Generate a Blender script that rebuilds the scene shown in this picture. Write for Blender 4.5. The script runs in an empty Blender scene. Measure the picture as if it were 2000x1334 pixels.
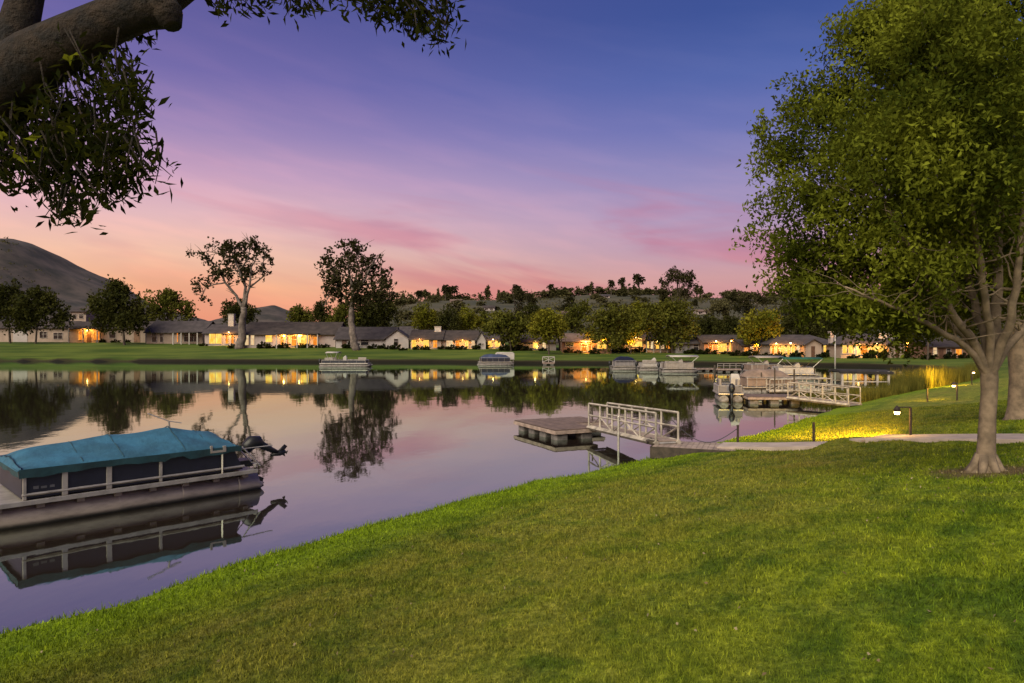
import bpy, math, random
import numpy as np
from mathutils import Vector, Matrix
C = bpy.context.scene.collection
R = math.radians
F, CH = 1333.0, 3.6            # focal length in photo pixels, camera height above the water
rng = np.random.default_rng(7)
random.seed(7)

# ------------------------------------------------------------------ helpers
def lin(r, g, b):
    f = lambda c: (c/255/12.92) if c/255 <= .04045 else ((c/255+.055)/1.055)**2.4
    return (f(r), f(g), f(b), 1)

def P(px, py, D):
    return Vector(((px-1000)/F*D, D, CH-(py-667)/F*D))

def sstep(a, b, x):
    t = np.clip((x-a)/(b-a), 0, 1); return t*t*(3-2*t)

LAKE = [(-60,-40),(-40,-20),(-14,-1),(-9,4.6),(-6.05,8.07),(-5.14,9.14),(-4.11,10.96),(-2.86,12.7),(-1.11,14.86),
        (.64,17.1),(1.95,18.1),(4.4,20.6),(6.5,22.9),(9.8,26.2),(14.9,33),(19,38.4),(26.6,46.6),(40,60),(50,75),
        (54,90),(50,98),(40,103),(32,106),(20,109),(0,112),(-13.5,118),(-35,118),(-63,121),(-92,123),(-140,121),
        (-200,90),(-220,20),(-150,-40)]
LA = np.array(LAKE)

def shore_dist(x, y):
    x = np.asarray(x, float); y = np.asarray(y, float)
    best = np.full(x.shape, 1e9); inside = np.zeros(x.shape, bool)
    n = len(LA)
    for i in range(n):
        ax, ay = LA[i]; bx, by = LA[(i+1) % n]
        dx, dy = bx-ax, by-ay
        t = np.clip(((x-ax)*dx+(y-ay)*dy)/(dx*dx+dy*dy), 0, 1)
        best = np.minimum(best, np.hypot(x-ax-t*dx, y-ay-t*dy))
        cond = ((ay > y) != (by > y))
        with np.errstate(divide='ignore', invalid='ignore'):
            xi = (bx-ax)*(y-ay)/(by-ay+1e-12)+ax
        inside ^= cond & (x < xi)
    d = np.where(inside, -best, best)
    return d + .05*np.sin(x*2.3+y*1.1) + .035*np.sin(x*5.1-y*3.7) + .2*np.sin(x*.31+1)*sstep(50, 90, y)

# path: (x, y, z) centre line pieces
PATH_LO = [(6.1,20.0,.5),(7.4,19.3,.6),(9.0,18.35,.78)]
PATH_UP = [(9.35,17.55,1.07),(10.3,16.4,1.24),(11.2,15.4,1.38),(13.2,13.6,1.56),(17,11.5,1.65),(26,8,1.7)]
def path_blend(x, y, z):
    for pts, w in ((PATH_LO, .5), (PATH_UP, .65)):
        for a, b in zip(pts[:-1], pts[1:]):
            dx, dy = b[0]-a[0], b[1]-a[1]
            t = np.clip(((x-a[0])*dx+(y-a[1])*dy)/(dx*dx+dy*dy), 0, 1)
            q = np.hypot(x-a[0]-t*dx, y-a[1]-t*dy)
            zp = a[2]+t*(b[2]-a[2])-.03
            k = 1-sstep(w+.1, w+1.1, q)
            z = z*(1-k)+zp*k
    return z

def terrain(x, y):
    x = np.asarray(x, float); y = np.asarray(y, float)
    d = shore_dist(x, y)
    w = sstep(62, 84, y)
    lip = .12+.33*w
    sn = .155*np.minimum(d, 10.5)+.03*np.maximum(np.minimum(d, 40)-10.5, 0)
    sl = .082+(.036-.082)*sstep(-8, 30, x)
    sf = sl*np.minimum(d, 34)+.012*np.maximum(d-34, 0)
    up = lip+sn*(1-w)+sf*w + .03*np.sin(x*.7+.3)*np.sin(y*.6)*np.clip(d, 0, 1)
    dn = np.maximum(-1.3, lip+d*(1.3-.5*w))
    z = np.where(d > 0, up, dn)
    return path_blend(x, y, z)

def tz(x, y): return float(terrain(np.array([x]), np.array([y]))[0])

_t = np.concatenate([np.arange(4, 60, .05), np.arange(60, 400, .2)])
def G(px, py):
    xs = (px-1000)/F*_t
    zr = CH-(py-667)/F*_t
    hit = np.nonzero(terrain(xs, _t) >= zr)[0]
    D = _t[hit[0]] if len(hit) else 150.
    X = (px-1000)/F*D
    return Vector((X, D, tz(X, D)))

def W(px, py):                  # point on the water surface
    D = F*CH/(py-667); return Vector(((px-1000)/F*D, D, 0))

def tag(o, label=None, cat=None, group=None, kind=None):
    if label: o['label'] = label
    if cat: o['category'] = cat
    if group: o['group'] = group
    if kind: o['kind'] = kind
    return o

def empty(name, loc, label, cat, group=None, rz=0):
    o = bpy.data.objects.new(name, None); C.objects.link(o)
    o.location = loc; o.rotation_euler = (0, 0, rz); o.empty_display_size = .2
    return tag(o, label, cat, group)

class MB:
    def __init__(s): s.v = []; s.f = []
    def add(s, vs, fs):
        n = len(s.v); s.v += [tuple(p) for p in vs]; s.f += [tuple(i+n for i in f) for f in fs]; return s
    def box(s, x0, x1, y0, y1, z0, z1):
        return s.add([(x0,y0,z0),(x1,y0,z0),(x1,y1,z0),(x0,y1,z0),(x0,y0,z1),(x1,y0,z1),(x1,y1,z1),(x0,y1,z1)],
                     [(0,3,2,1),(4,5,6,7),(0,1,5,4),(1,2,6,5),(2,3,7,6),(3,0,4,7)])
    def tube(s, pts, rad, n=8, cap=True):
        pts = [Vector(p) for p in pts]
        if not hasattr(rad, '__len__'): rad = [rad]*len(pts)
        rings = []; up = Vector((0,0,1)); prev = None
        for i, p in enumerate(pts):
            t = (pts[min(i+1, len(pts)-1)]-pts[max(i-1, 0)])
            if t.length < 1e-9: t = Vector((0,0,1))
            t.normalize()
            if prev is None:
                a = t.cross(up if abs(t.z) < .95 else Vector((1,0,0))).normalized()
            else:
                a = (prev-t*prev.dot(t)); a = a.normalized() if a.length > 1e-6 else t.orthogonal().normalized()
            prev = a; b = t.cross(a)
            rings.append([p+(a*math.cos(2*math.pi*k/n)+b*math.sin(2*math.pi*k/n))*rad[i] for k in range(n)])
        vs = [q for r_ in rings for q in r_]; fs = []
        for i in range(len(rings)-1):
            for k in range(n):
                fs.append((i*n+k, i*n+(k+1) % n, (i+1)*n+(k+1) % n, (i+1)*n+k))
        if cap: fs += [tuple(range(n-1, -1, -1)), tuple((len(rings)-1)*n+k for k in range(n))]
        return s.add(vs, fs)
    def bar(s, a, b, w): return s.tube([a, b], w*.707, 4)
    def prism(s, prof, y0, y1):         # polygon in (x,z) extruded along y
        n = len(prof)
        vs = [(x, y0, z) for x, z in prof]+[(x, y1, z) for x, z in prof]
        fs = [tuple(range(n)), tuple(range(2*n-1, n-1, -1))]+[(i, i+n, (i+1) % n+n, (i+1) % n) for i in range(n)]
        return s.add(vs, fs)
    def build(s, name, m, parent=None, smooth=False, bevel=0):
        me = bpy.data.meshes.new(name); me.from_pydata(s.v, [], s.f); me.update()
        if m: me.materials.append(m)
        if smooth: me.polygons.foreach_set('use_smooth', [True]*len(me.polygons))
        o = bpy.data.objects.new(name, me); C.objects.link(o)
        if parent: o.parent = parent
        if bevel:
            b = o.modifiers.new('bevel', 'BEVEL'); b.width = bevel; b.segments = 2; b.limit_method = 'ANGLE'
        return o

def np_mesh(name, V, nper, m, attrs=None, parent=None):
    N = len(V)//nper
    me = bpy.data.meshes.new(name)
    me.vertices.add(len(V)); me.vertices.foreach_set('co', V.astype(np.float32).ravel())
    me.loops.add(N*nper); me.loops.foreach_set('vertex_index', np.arange(N*nper, dtype=np.int32))
    me.polygons.add(N); me.polygons.foreach_set('loop_start', np.arange(0, N*nper, nper, dtype=np.int32))
    for k, a in (attrs or {}).items():
        at = me.attributes.new(k, 'FLOAT', 'POINT'); at.data.foreach_set('value', a.astype(np.float32))
    me.materials.append(m); me.update(calc_edges=True)
    o = bpy.data.objects.new(name, me); C.objects.link(o)
    if parent: o.parent = parent
    return o

def copy_tree(o, parent=None):
    c = o.copy(); C.objects.link(c)
    if parent: c.parent = parent
    for ch in list(o.children): copy_tree(ch, c)
    return c

# ------------------------------------------------------------------ materials
class N:
    def __init__(s, nt): s.nt = nt; s.n = nt.nodes; s.l = nt.links
    def __call__(s, t, **kw):
        nd = s.n.new(t)
        for k, v in kw.items():
            if k in ('i',):
                for a, b in v.items():
                    if isinstance(b, bpy.types.NodeSocket): s.l.new(b, nd.inputs[a])
                    else: nd.inputs[a].default_value = b
            else: setattr(nd, k, v)
        return nd
    def mix(s, a, b, f, bt='MIX'):
        nd = s.n.new('ShaderNodeMix'); nd.data_type = 'RGBA'; nd.blend_type = bt
        for v, k in ((f, 0), (a, 6), (b, 7)):
            if isinstance(v, bpy.types.NodeSocket): s.l.new(v, nd.inputs[k])
            else: nd.inputs[k].default_value = v if k == 0 else (tuple(v)+(1,))[:4]
        return nd.outputs[2]
    def math(s, op, a, b=0, c=0, clamp=False):
        nd = s.n.new('ShaderNodeMath'); nd.operation = op; nd.use_clamp = clamp
        for v, k in ((a, 0), (b, 1), (c, 2)):
            if isinstance(v, bpy.types.NodeSocket): s.l.new(v, nd.inputs[k])
            else: nd.inputs[k].default_value = v
        return nd.outputs[0]
    def mr(s, v, a, b, c=0, d=1, smooth=True):
        nd = s.n.new('ShaderNodeMapRange')
        if smooth: nd.interpolation_type = 'SMOOTHSTEP'
        s.l.new(v, nd.inputs[0])
        for k, x in zip((1,2,3,4), (a,b,c,d)): nd.inputs[k].default_value = x
        return nd.outputs[0]
    def noise(s, vec, scale, detail=3, rough=.55, dist=0):
        nd = s.n.new('ShaderNodeTexNoise')
        if vec: s.l.new(vec, nd.inputs['Vector'])
        nd.inputs['Scale'].default_value = scale; nd.inputs['Detail'].default_value = detail
        nd.inputs['Roughness'].default_value = rough; nd.inputs['Distortion'].default_value = dist
        return nd.outputs[0]
    def mapv(s, vec, scale=(1,1,1), rot=(0,0,0)):
        nd = s.n.new('ShaderNodeMapping'); s.l.new(vec, nd.inputs[0])
        nd.inputs['Scale'].default_value = scale; nd.inputs['Rotation'].default_value = rot
        return nd.outputs[0]

def newmat(name):
    m = bpy.data.materials.new(name); m.use_nodes = True; m.node_tree.nodes.clear()
    k = N(m.node_tree); out = k('ShaderNodeOutputMaterial')
    return m, k, out

def mat(name, col, rough=.7, metal=0, var=.25, scale=3., bump=0, bscale=20., stripes=None, coords='Object', emit=None, col2=None):
    m, k, out = newmat(name)
    tc = k('ShaderNodeTexCoord'); v = tc.outputs[coords]
    c = np.array(col[:3])
    d2 = np.array(col2[:3]) if col2 else c*(1-var*1.6)
    n = k.noise(v, scale, 4, .6)
    colr = k.mix(tuple(d2), tuple(np.minimum(c*(1+var*.6), 1)), k.mr(n, .3, .7))
    b = k('ShaderNodeBsdfPrincipled'); 
    b.inputs['Roughness'].default_value = rough; b.inputs['Metallic'].default_value = metal
    if stripes:
        axis, per, dk = stripes
        sep = k('ShaderNodeSeparateXYZ'); k.l.new(v, sep.inputs[0])
        fr = k.math('FRACT', k.math('DIVIDE', sep.outputs[axis], per))
        gap = k.mr(fr, .0, .10, 0, 1)
        cell = k.math('FLOOR', k.math('DIVIDE', sep.outputs[axis], per))
        wn = k('ShaderNodeTexWhiteNoise', noise_dimensions='1D'); k.l.new(cell, wn.inputs['W'])
        colr = k.mix(colr, tuple(c*.55), k.math('MULTIPLY', wn.outputs[0], .6))
        colr = k.mix(tuple(c*dk), colr, gap)
    k.l.new(colr, b.inputs['Base Color'])
    if bump:
        bp = k('ShaderNodeBump'); bp.inputs['Strength'].default_value = bump; bp.inputs['Distance'].default_value = .02 if bump < 1 else .045
        k.l.new(k.noise(v, bscale, 5, .65), bp.inputs['Height']); k.l.new(bp.outputs[0], b.inputs['Normal'])
    if emit:
        b.inputs['Emission Color'].default_value = tuple(emit[:3])+(1,); b.inputs['Emission Strength'].default_value = emit[3]
    k.l.new(b.outputs[0], out.inputs[0])
    return m

def hullmat(name, col):
    m, k, out = newmat(name)
    tc = k('ShaderNodeTexCoord'); v = tc.outputs['Object']
    sp_ = k('ShaderNodeSeparateXYZ'); k.l.new(v, sp_.inputs[0])
    n = k.noise(k.mapv(v, (.6, .6, 2)), 3, 5, .65)
    c = k.mix(tuple(np.array(col)*.62), col, k.mr(n, .3, .62))
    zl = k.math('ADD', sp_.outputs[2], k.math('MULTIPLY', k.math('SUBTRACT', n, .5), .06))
    c = k.mix(c, (.030,.026,.018), k.mr(zl, .02, .13, 1, 0))  # shade of the underside painted in as a dark band near the waterline
    b = k('ShaderNodeBsdfPrincipled'); b.inputs['Roughness'].default_value = .5; b.inputs['Metallic'].default_value = .1
    bp = k('ShaderNodeBump'); bp.inputs['Strength'].default_value = .2; bp.inputs['Distance'].default_value = .02
    k.l.new(k.noise(v, 7, 4, .6), bp.inputs['Height']); k.l.new(bp.outputs[0], b.inputs['Normal'])
    k.l.new(c, b.inputs['Base Color']); k.l.new(b.outputs[0], out.inputs[0]); return m

def leafmat(name, dark, light, scale=.35, trans=.3, rnd=.5):
    m, k, out = newmat(name)
    g = k('ShaderNodeNewGeometry'); tc = k('ShaderNodeTexCoord')
    n = k.noise(tc.outputs['Object'], scale, 3, .6)
    f = k.math('ADD', k.math('MULTIPLY', k.mr(n, .35, .65), 1-rnd), k.math('MULTIPLY', g.outputs['Random Per Island'], rnd))
    c = k.mix(dark, light, f)
    d = k('ShaderNodeBsdfDiffuse'); k.l.new(c, d.inputs[0])
    t = k('ShaderNodeBsdfTranslucent'); k.l.new(k.mix(c, (.5,.5,.05), .12), t.inputs[0])
    mx = k('ShaderNodeMixShader'); mx.inputs[0].default_value = trans
    k.l.new(d.outputs[0], mx.inputs[1]); k.l.new(t.outputs[0], mx.inputs[2]); k.l.new(mx.outputs[0], out.inputs[0])
    return m

def winmat(name, c1, c2, s):
    m, k, out = newmat(name)
    tc = k('ShaderNodeTexCoord')
    n = k.noise(k.mapv(tc.outputs['Object'], (1.3,1.3,.35)), 1.5, 3, .7)
    n2 = k.noise(k.mapv(tc.outputs['Object'], (6,6,.5)), 1.2, 2)
    e = k('ShaderNodeEmission'); e.inputs[1].default_value = s
    k.l.new(k.mix(c1, c2, k.math('MULTIPLY', k.mr(n, .3, .7), k.mr(n2, .2, .6, .5, 1))), e.inputs[0])
    gl = k('ShaderNodeBsdfGlossy'); gl.inputs[1].default_value = .05
    mx = k('ShaderNodeMixShader'); mx.inputs[0].default_value = .05
    k.l.new(e.outputs[0], mx.inputs[1]); k.l.new(gl.outputs[0], mx.inputs[2]); k.l.new(mx.outputs[0], out.inputs[0])
    return m

TREE_AT = tuple(G(1925, 922))
def lawnmat(name, blades=False):
    m, k, out = newmat(name)
    g = k('ShaderNodeNewGeometry'); pos = g.outputs['Position']
    at = k('ShaderNodeAttribute', attribute_name='shore'); sh = at.outputs['Fac']
    sep = k('ShaderNodeSeparateXYZ'); k.l.new(pos, sep.inputs[0])
    big = k.noise(pos, .33, 3, .6); mid = k.noise(k.mapv(pos, (1,1,1)), 1.6, 4, .65)
    streak = k.noise(k.mapv(k.mapv(pos, (1,1,1), (0,0,R(-52))), (.22,2.2,1)), 1.0, 3, .6)
    fine = k.noise(pos, 14, 3, .7)
    f = k.math('ADD', k.math('MULTIPLY', mid, .55), k.math('MULTIPLY', streak, .45))
    c = k.mix((.070,.122,.007), (.215,.265,.013), k.mr(f, .36, .62))
    dryband = k.math('MULTIPLY', k.mr(sh, 1.6, 3.4), k.mr(sh, 5.2, 9.0, 1, 0))
    dry = k.math('MULTIPLY', k.math('ADD', k.math('MULTIPLY', dryband, .75), k.math('MULTIPLY', k.mr(big, .52, .7), .35)), k.mr(mid, .3, .62, .25, 1))
    c = k.mix(c, (.235,.205,.036), k.math('MULTIPLY', dry, .85, clamp=True))
    bright = k.math('MULTIPLY', k.mr(sh, .3, 2.3, 1, 0), k.mr(mid, .3, .6, .55, 1))
    c = k.mix(c, (.18,.265,.007), bright)
    c = k.mix(c, (.05,.078,.008), k.math('MULTIPLY', k.mr(fine, .45, .75), .45))
    tuft = k.noise(pos, 11, 4, .8)
    c = k.mix(c, k.mix(c, (.34,.40,.4), 1, 'MULTIPLY'), k.mr(tuft, .40, .56, .6, 0))
    c = k.mix(c, k.mix(c, (1.5,1.42,1.8), 1, 'MULTIPLY'), k.mr(tuft, .52, .66))
    vd = k('ShaderNodeVectorMath', operation='DISTANCE'); k.l.new(pos, vd.inputs[0]); vd.inputs[1].default_value = TREE_AT
    ring = k.math('ADD', vd.outputs['Value'], k.math('MULTIPLY', k.math('SUBTRACT', mid, .5), 1.6))
    c = k.mix(c, (.125,.085,.045), k.mr(ring, .45, 1.15, .9, 0))
    # the wide far shore: deeper green lawn, brown bank, dry yards behind the houses
    far = k.mr(sep.outputs[1], 45, 80)
    cf = k.mix((.040,.070,.008), (.10,.130,.018), k.mr(k.noise(k.mapv(pos, (.5,1.6,1)), .16, 4, .6), .35, .65))
    cf = k.mix(cf, (.034,.028,.012), k.mr(sh, .4, 1.8, .95, 0))
    cf = k.mix(cf, (.06,.05,.025), k.mr(sh, 40, 70))
    c = k.mix(c, cf, far)
    if blades:
        c = k.mix(k.mix(c, (.66,.7,.7), 1, 'MULTIPLY'), k.mix(c, (1.75,1.68,1.6), 1, 'MULTIPLY'), g.outputs['Random Per Island'])
    else:
        c = k.mix(c, (.012,.010,.006), k.mr(sh, -.25, .03, 1, 0))
    d = k('ShaderNodeBsdfPrincipled'); d.inputs['Roughness'].default_value = .9
    d.inputs['Specular IOR Level'].default_value = .15
    k.l.new(c, d.inputs['Base Color'])
    if not blades:
        bp = k('ShaderNodeBump'); bp.inputs['Strength'].default_value = .7; bp.inputs['Distance'].default_value = .05
        k.l.new(k.noise(pos, 22, 4, .7), bp.inputs['Height']); k.l.new(bp.outputs[0], d.inputs['Normal'])
        k.l.new(d.outputs[0], out.inputs[0])
    else:
        t = k('ShaderNodeBsdfTranslucent'); k.l.new(c, t.inputs[0])
        mx = k('ShaderNodeMixShader'); mx.inputs[0].default_value = .3
        k.l.new(d.outputs[0], mx.inputs[1]); k.l.new(t.outputs[0], mx.inputs[2]); k.l.new(mx.outputs[0], out.inputs[0])
    return m

def watermat():
    m, k, out = newmat('lake water')
    g = k('ShaderNodeNewGeometry'); pos = g.outputs['Position']
    n = k.noise(k.mapv(pos, (1,.6,1)), .9, 3, .5)
    n2 = k.noise(k.mapv(pos, (1,.35,1)), 5.0, 2, .5)
    h = k.math('ADD', k.math('MULTIPLY', n, .8), k.math('MULTIPLY', n2, .12))
    bp = k('ShaderNodeBump'); bp.inputs['Strength'].default_value = .15; bp.inputs['Distance'].default_value = .035
    k.l.new(h, bp.inputs['Height'])
    gl = k('ShaderNodeBsdfGlossy'); gl.inputs[0].default_value = (.84,1,.90,1); gl.inputs[1].default_value = .03
    k.l.new(bp.outputs[0], gl.inputs['Normal'])
    df = k('ShaderNodeBsdfDiffuse'); df.inputs[0].default_value = (.026,.018,.014,1)
    fr = k('ShaderNodeFresnel'); fr.inputs[0].default_value = 1.33
    mx = k('ShaderNodeMixShader'); k.l.new(k.math('MULTIPLY_ADD', fr.outputs[0], .62, .38), mx.inputs[0])
    k.l.new(df.outputs[0], mx.inputs[1]); k.l.new(gl.outputs[0], mx.inputs[2]); k.l.new(mx.outputs[0], out.inputs[0])
    return m

M = dict(
    lawn=lawnmat('mown lawn'), blade=lawnmat('grass blade', True), water=watermat(),
    hill=mat('dry hill', (.066,.050,.042), .95, scale=.03, var=.35, bump=.6, bscale=.12, coords='Object', col2=(.022,.021,.017)),
    hill2=mat('scrub hillside', (.060,.050,.026), .95, scale=.03, var=.4, bump=.4, bscale=.3, col2=(.028,.030,.012)),
    concrete=mat('path concrete', (.46,.37,.31), .85, scale=2.5, var=.12, bump=.25, bscale=40),
    bark=mat('smooth bark', (.215,.160,.105), .9, scale=5, var=.3, bump=.7, bscale=9),
    bark_dark=mat('rough dark bark', (.024,.014,.007), .95, scale=7, var=.55, bump=1., bscale=24),
    bark_pale=mat('pale bark', (.17,.135,.115), .9, scale=1.5, var=.35, bump=.4, bscale=4),
    bark_far=mat('brown bark', (.075,.055,.04), .95, scale=2, var=.3),
    leaf_near=leafmat('foreground leaf', (.006,.009,.003), (.024,.029,.006), .8, .25),
    leaf_bright=leafmat('bright leaf', (.10,.12,.008), (.16,.17,.012), 2, .4),  # a few brighter yellow-green leaves among the foreground ones
    leaf_tree=leafmat('shade tree leaf', (.026,.040,.006), (.235,.265,.028), .8, .38, .25),
    leaf_tree2=leafmat('back tree leaf', (.018,.022,.004), (.075,.072,.010), .5, .3),
    leaf_dark=leafmat('dark leaf', (.018,.022,.008), (.075,.075,.019), .12, .2),
    leaf_mid=leafmat('mid leaf', (.040,.048,.009), (.160,.155,.028), .12, .25),
    leaf_light=leafmat('light leaf', (.072,.082,.008), (.250,.225,.028), .14, .25),
    leaf_euc=leafmat('eucalypt leaf', (.014,.015,.007), (.058,.052,.024), .2, .2),
    leaf_olive=leafmat('dark hill tree leaf', (.034,.035,.014), (.105,.095,.040), .15, .2),
    leaf_hill=leafmat('hill tree leaf', (.040,.040,.018), (.125,.110,.050), .15, .2),
    litter=leafmat('dry leaf', (.14,.10,.05), (.34,.28,.17), 3, .1, .9),
    reed=leafmat('reed blade', (.050,.052,.012), (.19,.175,.035), .6, .3),
    shrub=leafmat('shrub leaf', (.006,.009,.004), (.035,.038,.012), .8, .2),
    truss=mat('weathered cream paint', (.40,.35,.285), .65, var=.3, scale=3, bump=.2, bscale=20),
    white=mat('white paint', (.42,.385,.35), .55, var=.1, scale=2),
    alu=mat('weathered aluminium', (.46,.42,.37), .42, .55, var=.15, scale=4),
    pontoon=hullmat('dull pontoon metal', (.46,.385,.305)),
    navy=mat('navy vinyl panel', (.010,.011,.022), .45, var=.2, scale=3),
    cover=mat('teal canvas', (.024,.112,.190), .85, var=.22, scale=1.6, bump=1.0, bscale=2.2, col2=(.014,.070,.118)),
    shaded_skirt=mat('shaded teal canvas', (.010,.045,.055), .85, var=.3, scale=2, bump=.5, bscale=4),  # hanging side of the teal cover, its shade put into a darker colour
    twig=mat('dark twig bark', (.010,.007,.004), .95, var=.3),
    canvas_dark=mat('dark grey canvas', (.022,.020,.020), .95, var=.3),
    cover_dark=mat('teal seam tape', (.010,.050,.075), .8),
    black=mat('black plastic', (.010,.010,.010), .45, var=.2),
    decal=mat('faded decal', (.10,.10,.11), .6, var=.1),
    wood=mat('weathered decking', (.19,.128,.105), .85, var=.25, scale=4, stripes=(0,.14,.35), bump=.3, bscale=30),
    wood_edge=mat('pale timber edge', (.36,.27,.22), .85, var=.25, scale=3, bump=.3, bscale=25),
    wood_dark=mat('wet dark timber', (.06,.045,.032), .8, var=.35, scale=4, bump=.4, bscale=20),
    floatm=mat('grey dock float', (.20,.18,.165), .7, var=.3, scale=5),
    post=mat('brown painted post', (.055,.035,.024), .7, var=.2),
    rope=mat('grey rope', (.06,.06,.065), .9, var=.2),
    beige=mat('beige stucco', (.32,.24,.19), .9, var=.12, scale=.6),
    cream=mat('pale stucco', (.40,.325,.30), .9, var=.12, scale=.6),
    whitewall=mat('white siding', (.38,.335,.32), .85, var=.1, scale=.7),
    brickw=mat('brown brick', (.22,.12,.075), .9, var=.3, scale=1.5),
    greywall=mat('grey siding', (.19,.175,.175), .9, var=.15, scale=.8),
    roof=mat('brown shingle roof', (.050,.036,.031), .92, var=.28, scale=.8, bump=.5, bscale=3),
    roof_grey=mat('grey shingle roof', (.058,.046,.047), .92, var=.25, scale=.8, bump=.5, bscale=3),
    roof_red=mat('tile roof', (.17,.11,.085), .92, var=.25, scale=.8),
    doorw=mat('brown door', (.10,.045,.022), .6, var=.2),
    frame=mat('window frame', (.42,.36,.32), .6, var=.1),
    dark_glass=mat('dark glass', (.015,.015,.018), .15, var=.2),
    teal=mat('green canvas', (.010,.085,.055), .8, var=.2, scale=2),
    bluec=mat('blue boat cover', (.045,.06,.12), .7, var=.25, scale=1),
    taupe=mat('taupe boat cover', (.24,.17,.13), .8, var=.25, scale=1.2),
    seat=mat('cream vinyl', (.30,.26,.225), .6, var=.12),
    win_y=winmat('lit window yellow', lin(255,170,50)[:3], lin(255,228,115)[:3], 1.3),
    win_o=winmat('lit window orange', lin(205,95,18)[:3], lin(255,170,60)[:3], 1.25),
    win_p=winmat('lit window pale', lin(240,190,140)[:3], lin(255,235,180)[:3], .9),
    bulb=mat('glowing lamp', (1,.8,.4), .5, emit=(1,.66,.22,22)),
)

# ------------------------------------------------------------------ camera, sky, sun
cam = bpy.data.objects.new('camera', bpy.data.cameras.new('camera')); C.objects.link(cam)
cam.location = (0, 0, CH); cam.rotation_euler = (R(90), 0, 0)
cam.data.lens = 24; cam.data.sensor_width = 36; cam.data.clip_start = .05; cam.data.clip_end = 8000
sc = bpy.context.scene; sc.camera = cam
sc.view_settings.view_transform = 'Standard'; sc.view_settings.look = 'None'; sc.view_settings.exposure = 0
sc.cycles.use_denoising = True; sc.cycles.max_bounces = 6; sc.cycles.sample_clamp_indirect = 4
sc.cycles.caustics_reflective = False; sc.cycles.caustics_refractive = False

wd = bpy.data.worlds.new('World'); sc.world = wd; wd.use_nodes = True; wd.node_tree.nodes.clear()
k = N(wd.node_tree)
tc = k('ShaderNodeTexCoord'); dirv = tc.outputs['Generated']
sp = k('ShaderNodeSeparateXYZ'); k.l.new(dirv, sp.inputs[0])
def ramp(stops):
    nd = k('ShaderNodeValToRGB'); e = nd.color_ramp.elements
    while len(e) < len(stops): e.new(.5)
    for el, (p, c) in zip(e, stops): el.position = p; el.color = lin(*c)
    k.l.new(sp.outputs[2], nd.inputs[0]); return nd.outputs[0]
left = ramp([(0,(224,128,106)),(.04,(241,162,126)),(.075,(244,182,142)),(.115,(242,194,170)),(.165,(228,186,190)),(.22,(202,164,193)),(.275,(158,136,184)),(.34,(118,108,170)),(.42,(92,90,154)),(.6,(72,74,138)),(1,(70,74,130))])
right = ramp([(0,(188,124,132)),(.05,(204,142,144)),(.09,(207,158,161)),(.13,(186,155,178)),(.18,(168,150,188)),(.235,(140,137,188)),(.29,(110,118,181)),(.35,(84,103,170)),(.42,(63,85,152)),(.6,(46,62,126)),(1,(58,68,122))])
azf = k.mr(sp.outputs[0], -.52, .36)
sky = k.mix(left, right, azf)
slant = k.math('ADD', k.math('MULTIPLY', sp.outputs[2], 17), k.math('MULTIPLY', sp.outputs[0], 3.2))
cv = k('ShaderNodeCombineXYZ'); k.l.new(k.math('MULTIPLY', sp.outputs[0], 3.2), cv.inputs[0]); k.l.new(k.math('MULTIPLY', sp.outputs[1], 3.2), cv.inputs[1]); k.l.new(slant, cv.inputs[2])
cva = k('ShaderNodeVectorMath', operation='ADD'); k.l.new(cv.outputs[0], cva.inputs[0]); cva.inputs[1].default_value = (7.3, 2.1, 4.4)
cn = k.noise(cva.outputs[0], .85, 4, .5, .55)
cm = k.math('MULTIPLY', k.mr(cn, .45, .64), k.math('MULTIPLY', k.mr(sp.outputs[2], .02, .06), k.mr(sp.outputs[2], .16, .27, 1, 0)))
sky = k.mix(sky, k.mix(lin(206,116,116)[:3], lin(190,118,146)[:3], k.mr(sp.outputs[2], .04, .15)), k.math('MULTIPLY', k.math('MULTIPLY', cm, .58), k.mr(sp.outputs[0], -.42, -.12, .35, 1)))
cn2 = k.noise(cv.outputs[0], 2.2, 3, .5)
sky = k.mix(sky, k.mix(sky, (1.12,1.06,1.02), 1, 'MULTIPLY'), k.mr(cn2, .4, .7))
bg = k('ShaderNodeBackground'); k.l.new(sky, bg.inputs[0]); bg.inputs[1].default_value = 1
wo = k('ShaderNodeOutputWorld'); k.l.new(bg.outputs[0], wo.inputs[0])

sun = bpy.data.lights.new('sun', 'SUN'); so = bpy.data.objects.new('sun', sun); C.objects.link(so)
sun.energy = 5.0; sun.angle = R(60); sun.color = (1, .90, .68)
so.rotation_euler = Vector((.40, .64, -.64)).to_track_quat('-Z', 'Y').to_euler()

def lamp(parent, loc, e, col=(1,.43,.07), r=.12, aim=None, cone=160):
    l = bpy.data.lights.new('lamp_glow', 'SPOT' if aim else 'POINT'); l.energy = e; l.color = col; l.shadow_soft_size = r
    o = bpy.data.objects.new('lamp_glow', l); C.objects.link(o); o.location = loc
    if aim: l.spot_size = R(cone); l.spot_blend = .6; o.rotation_euler = Vector(aim).to_track_quat('-Z', 'Y').to_euler()
    if parent: o.parent = parent
    return o

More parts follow.
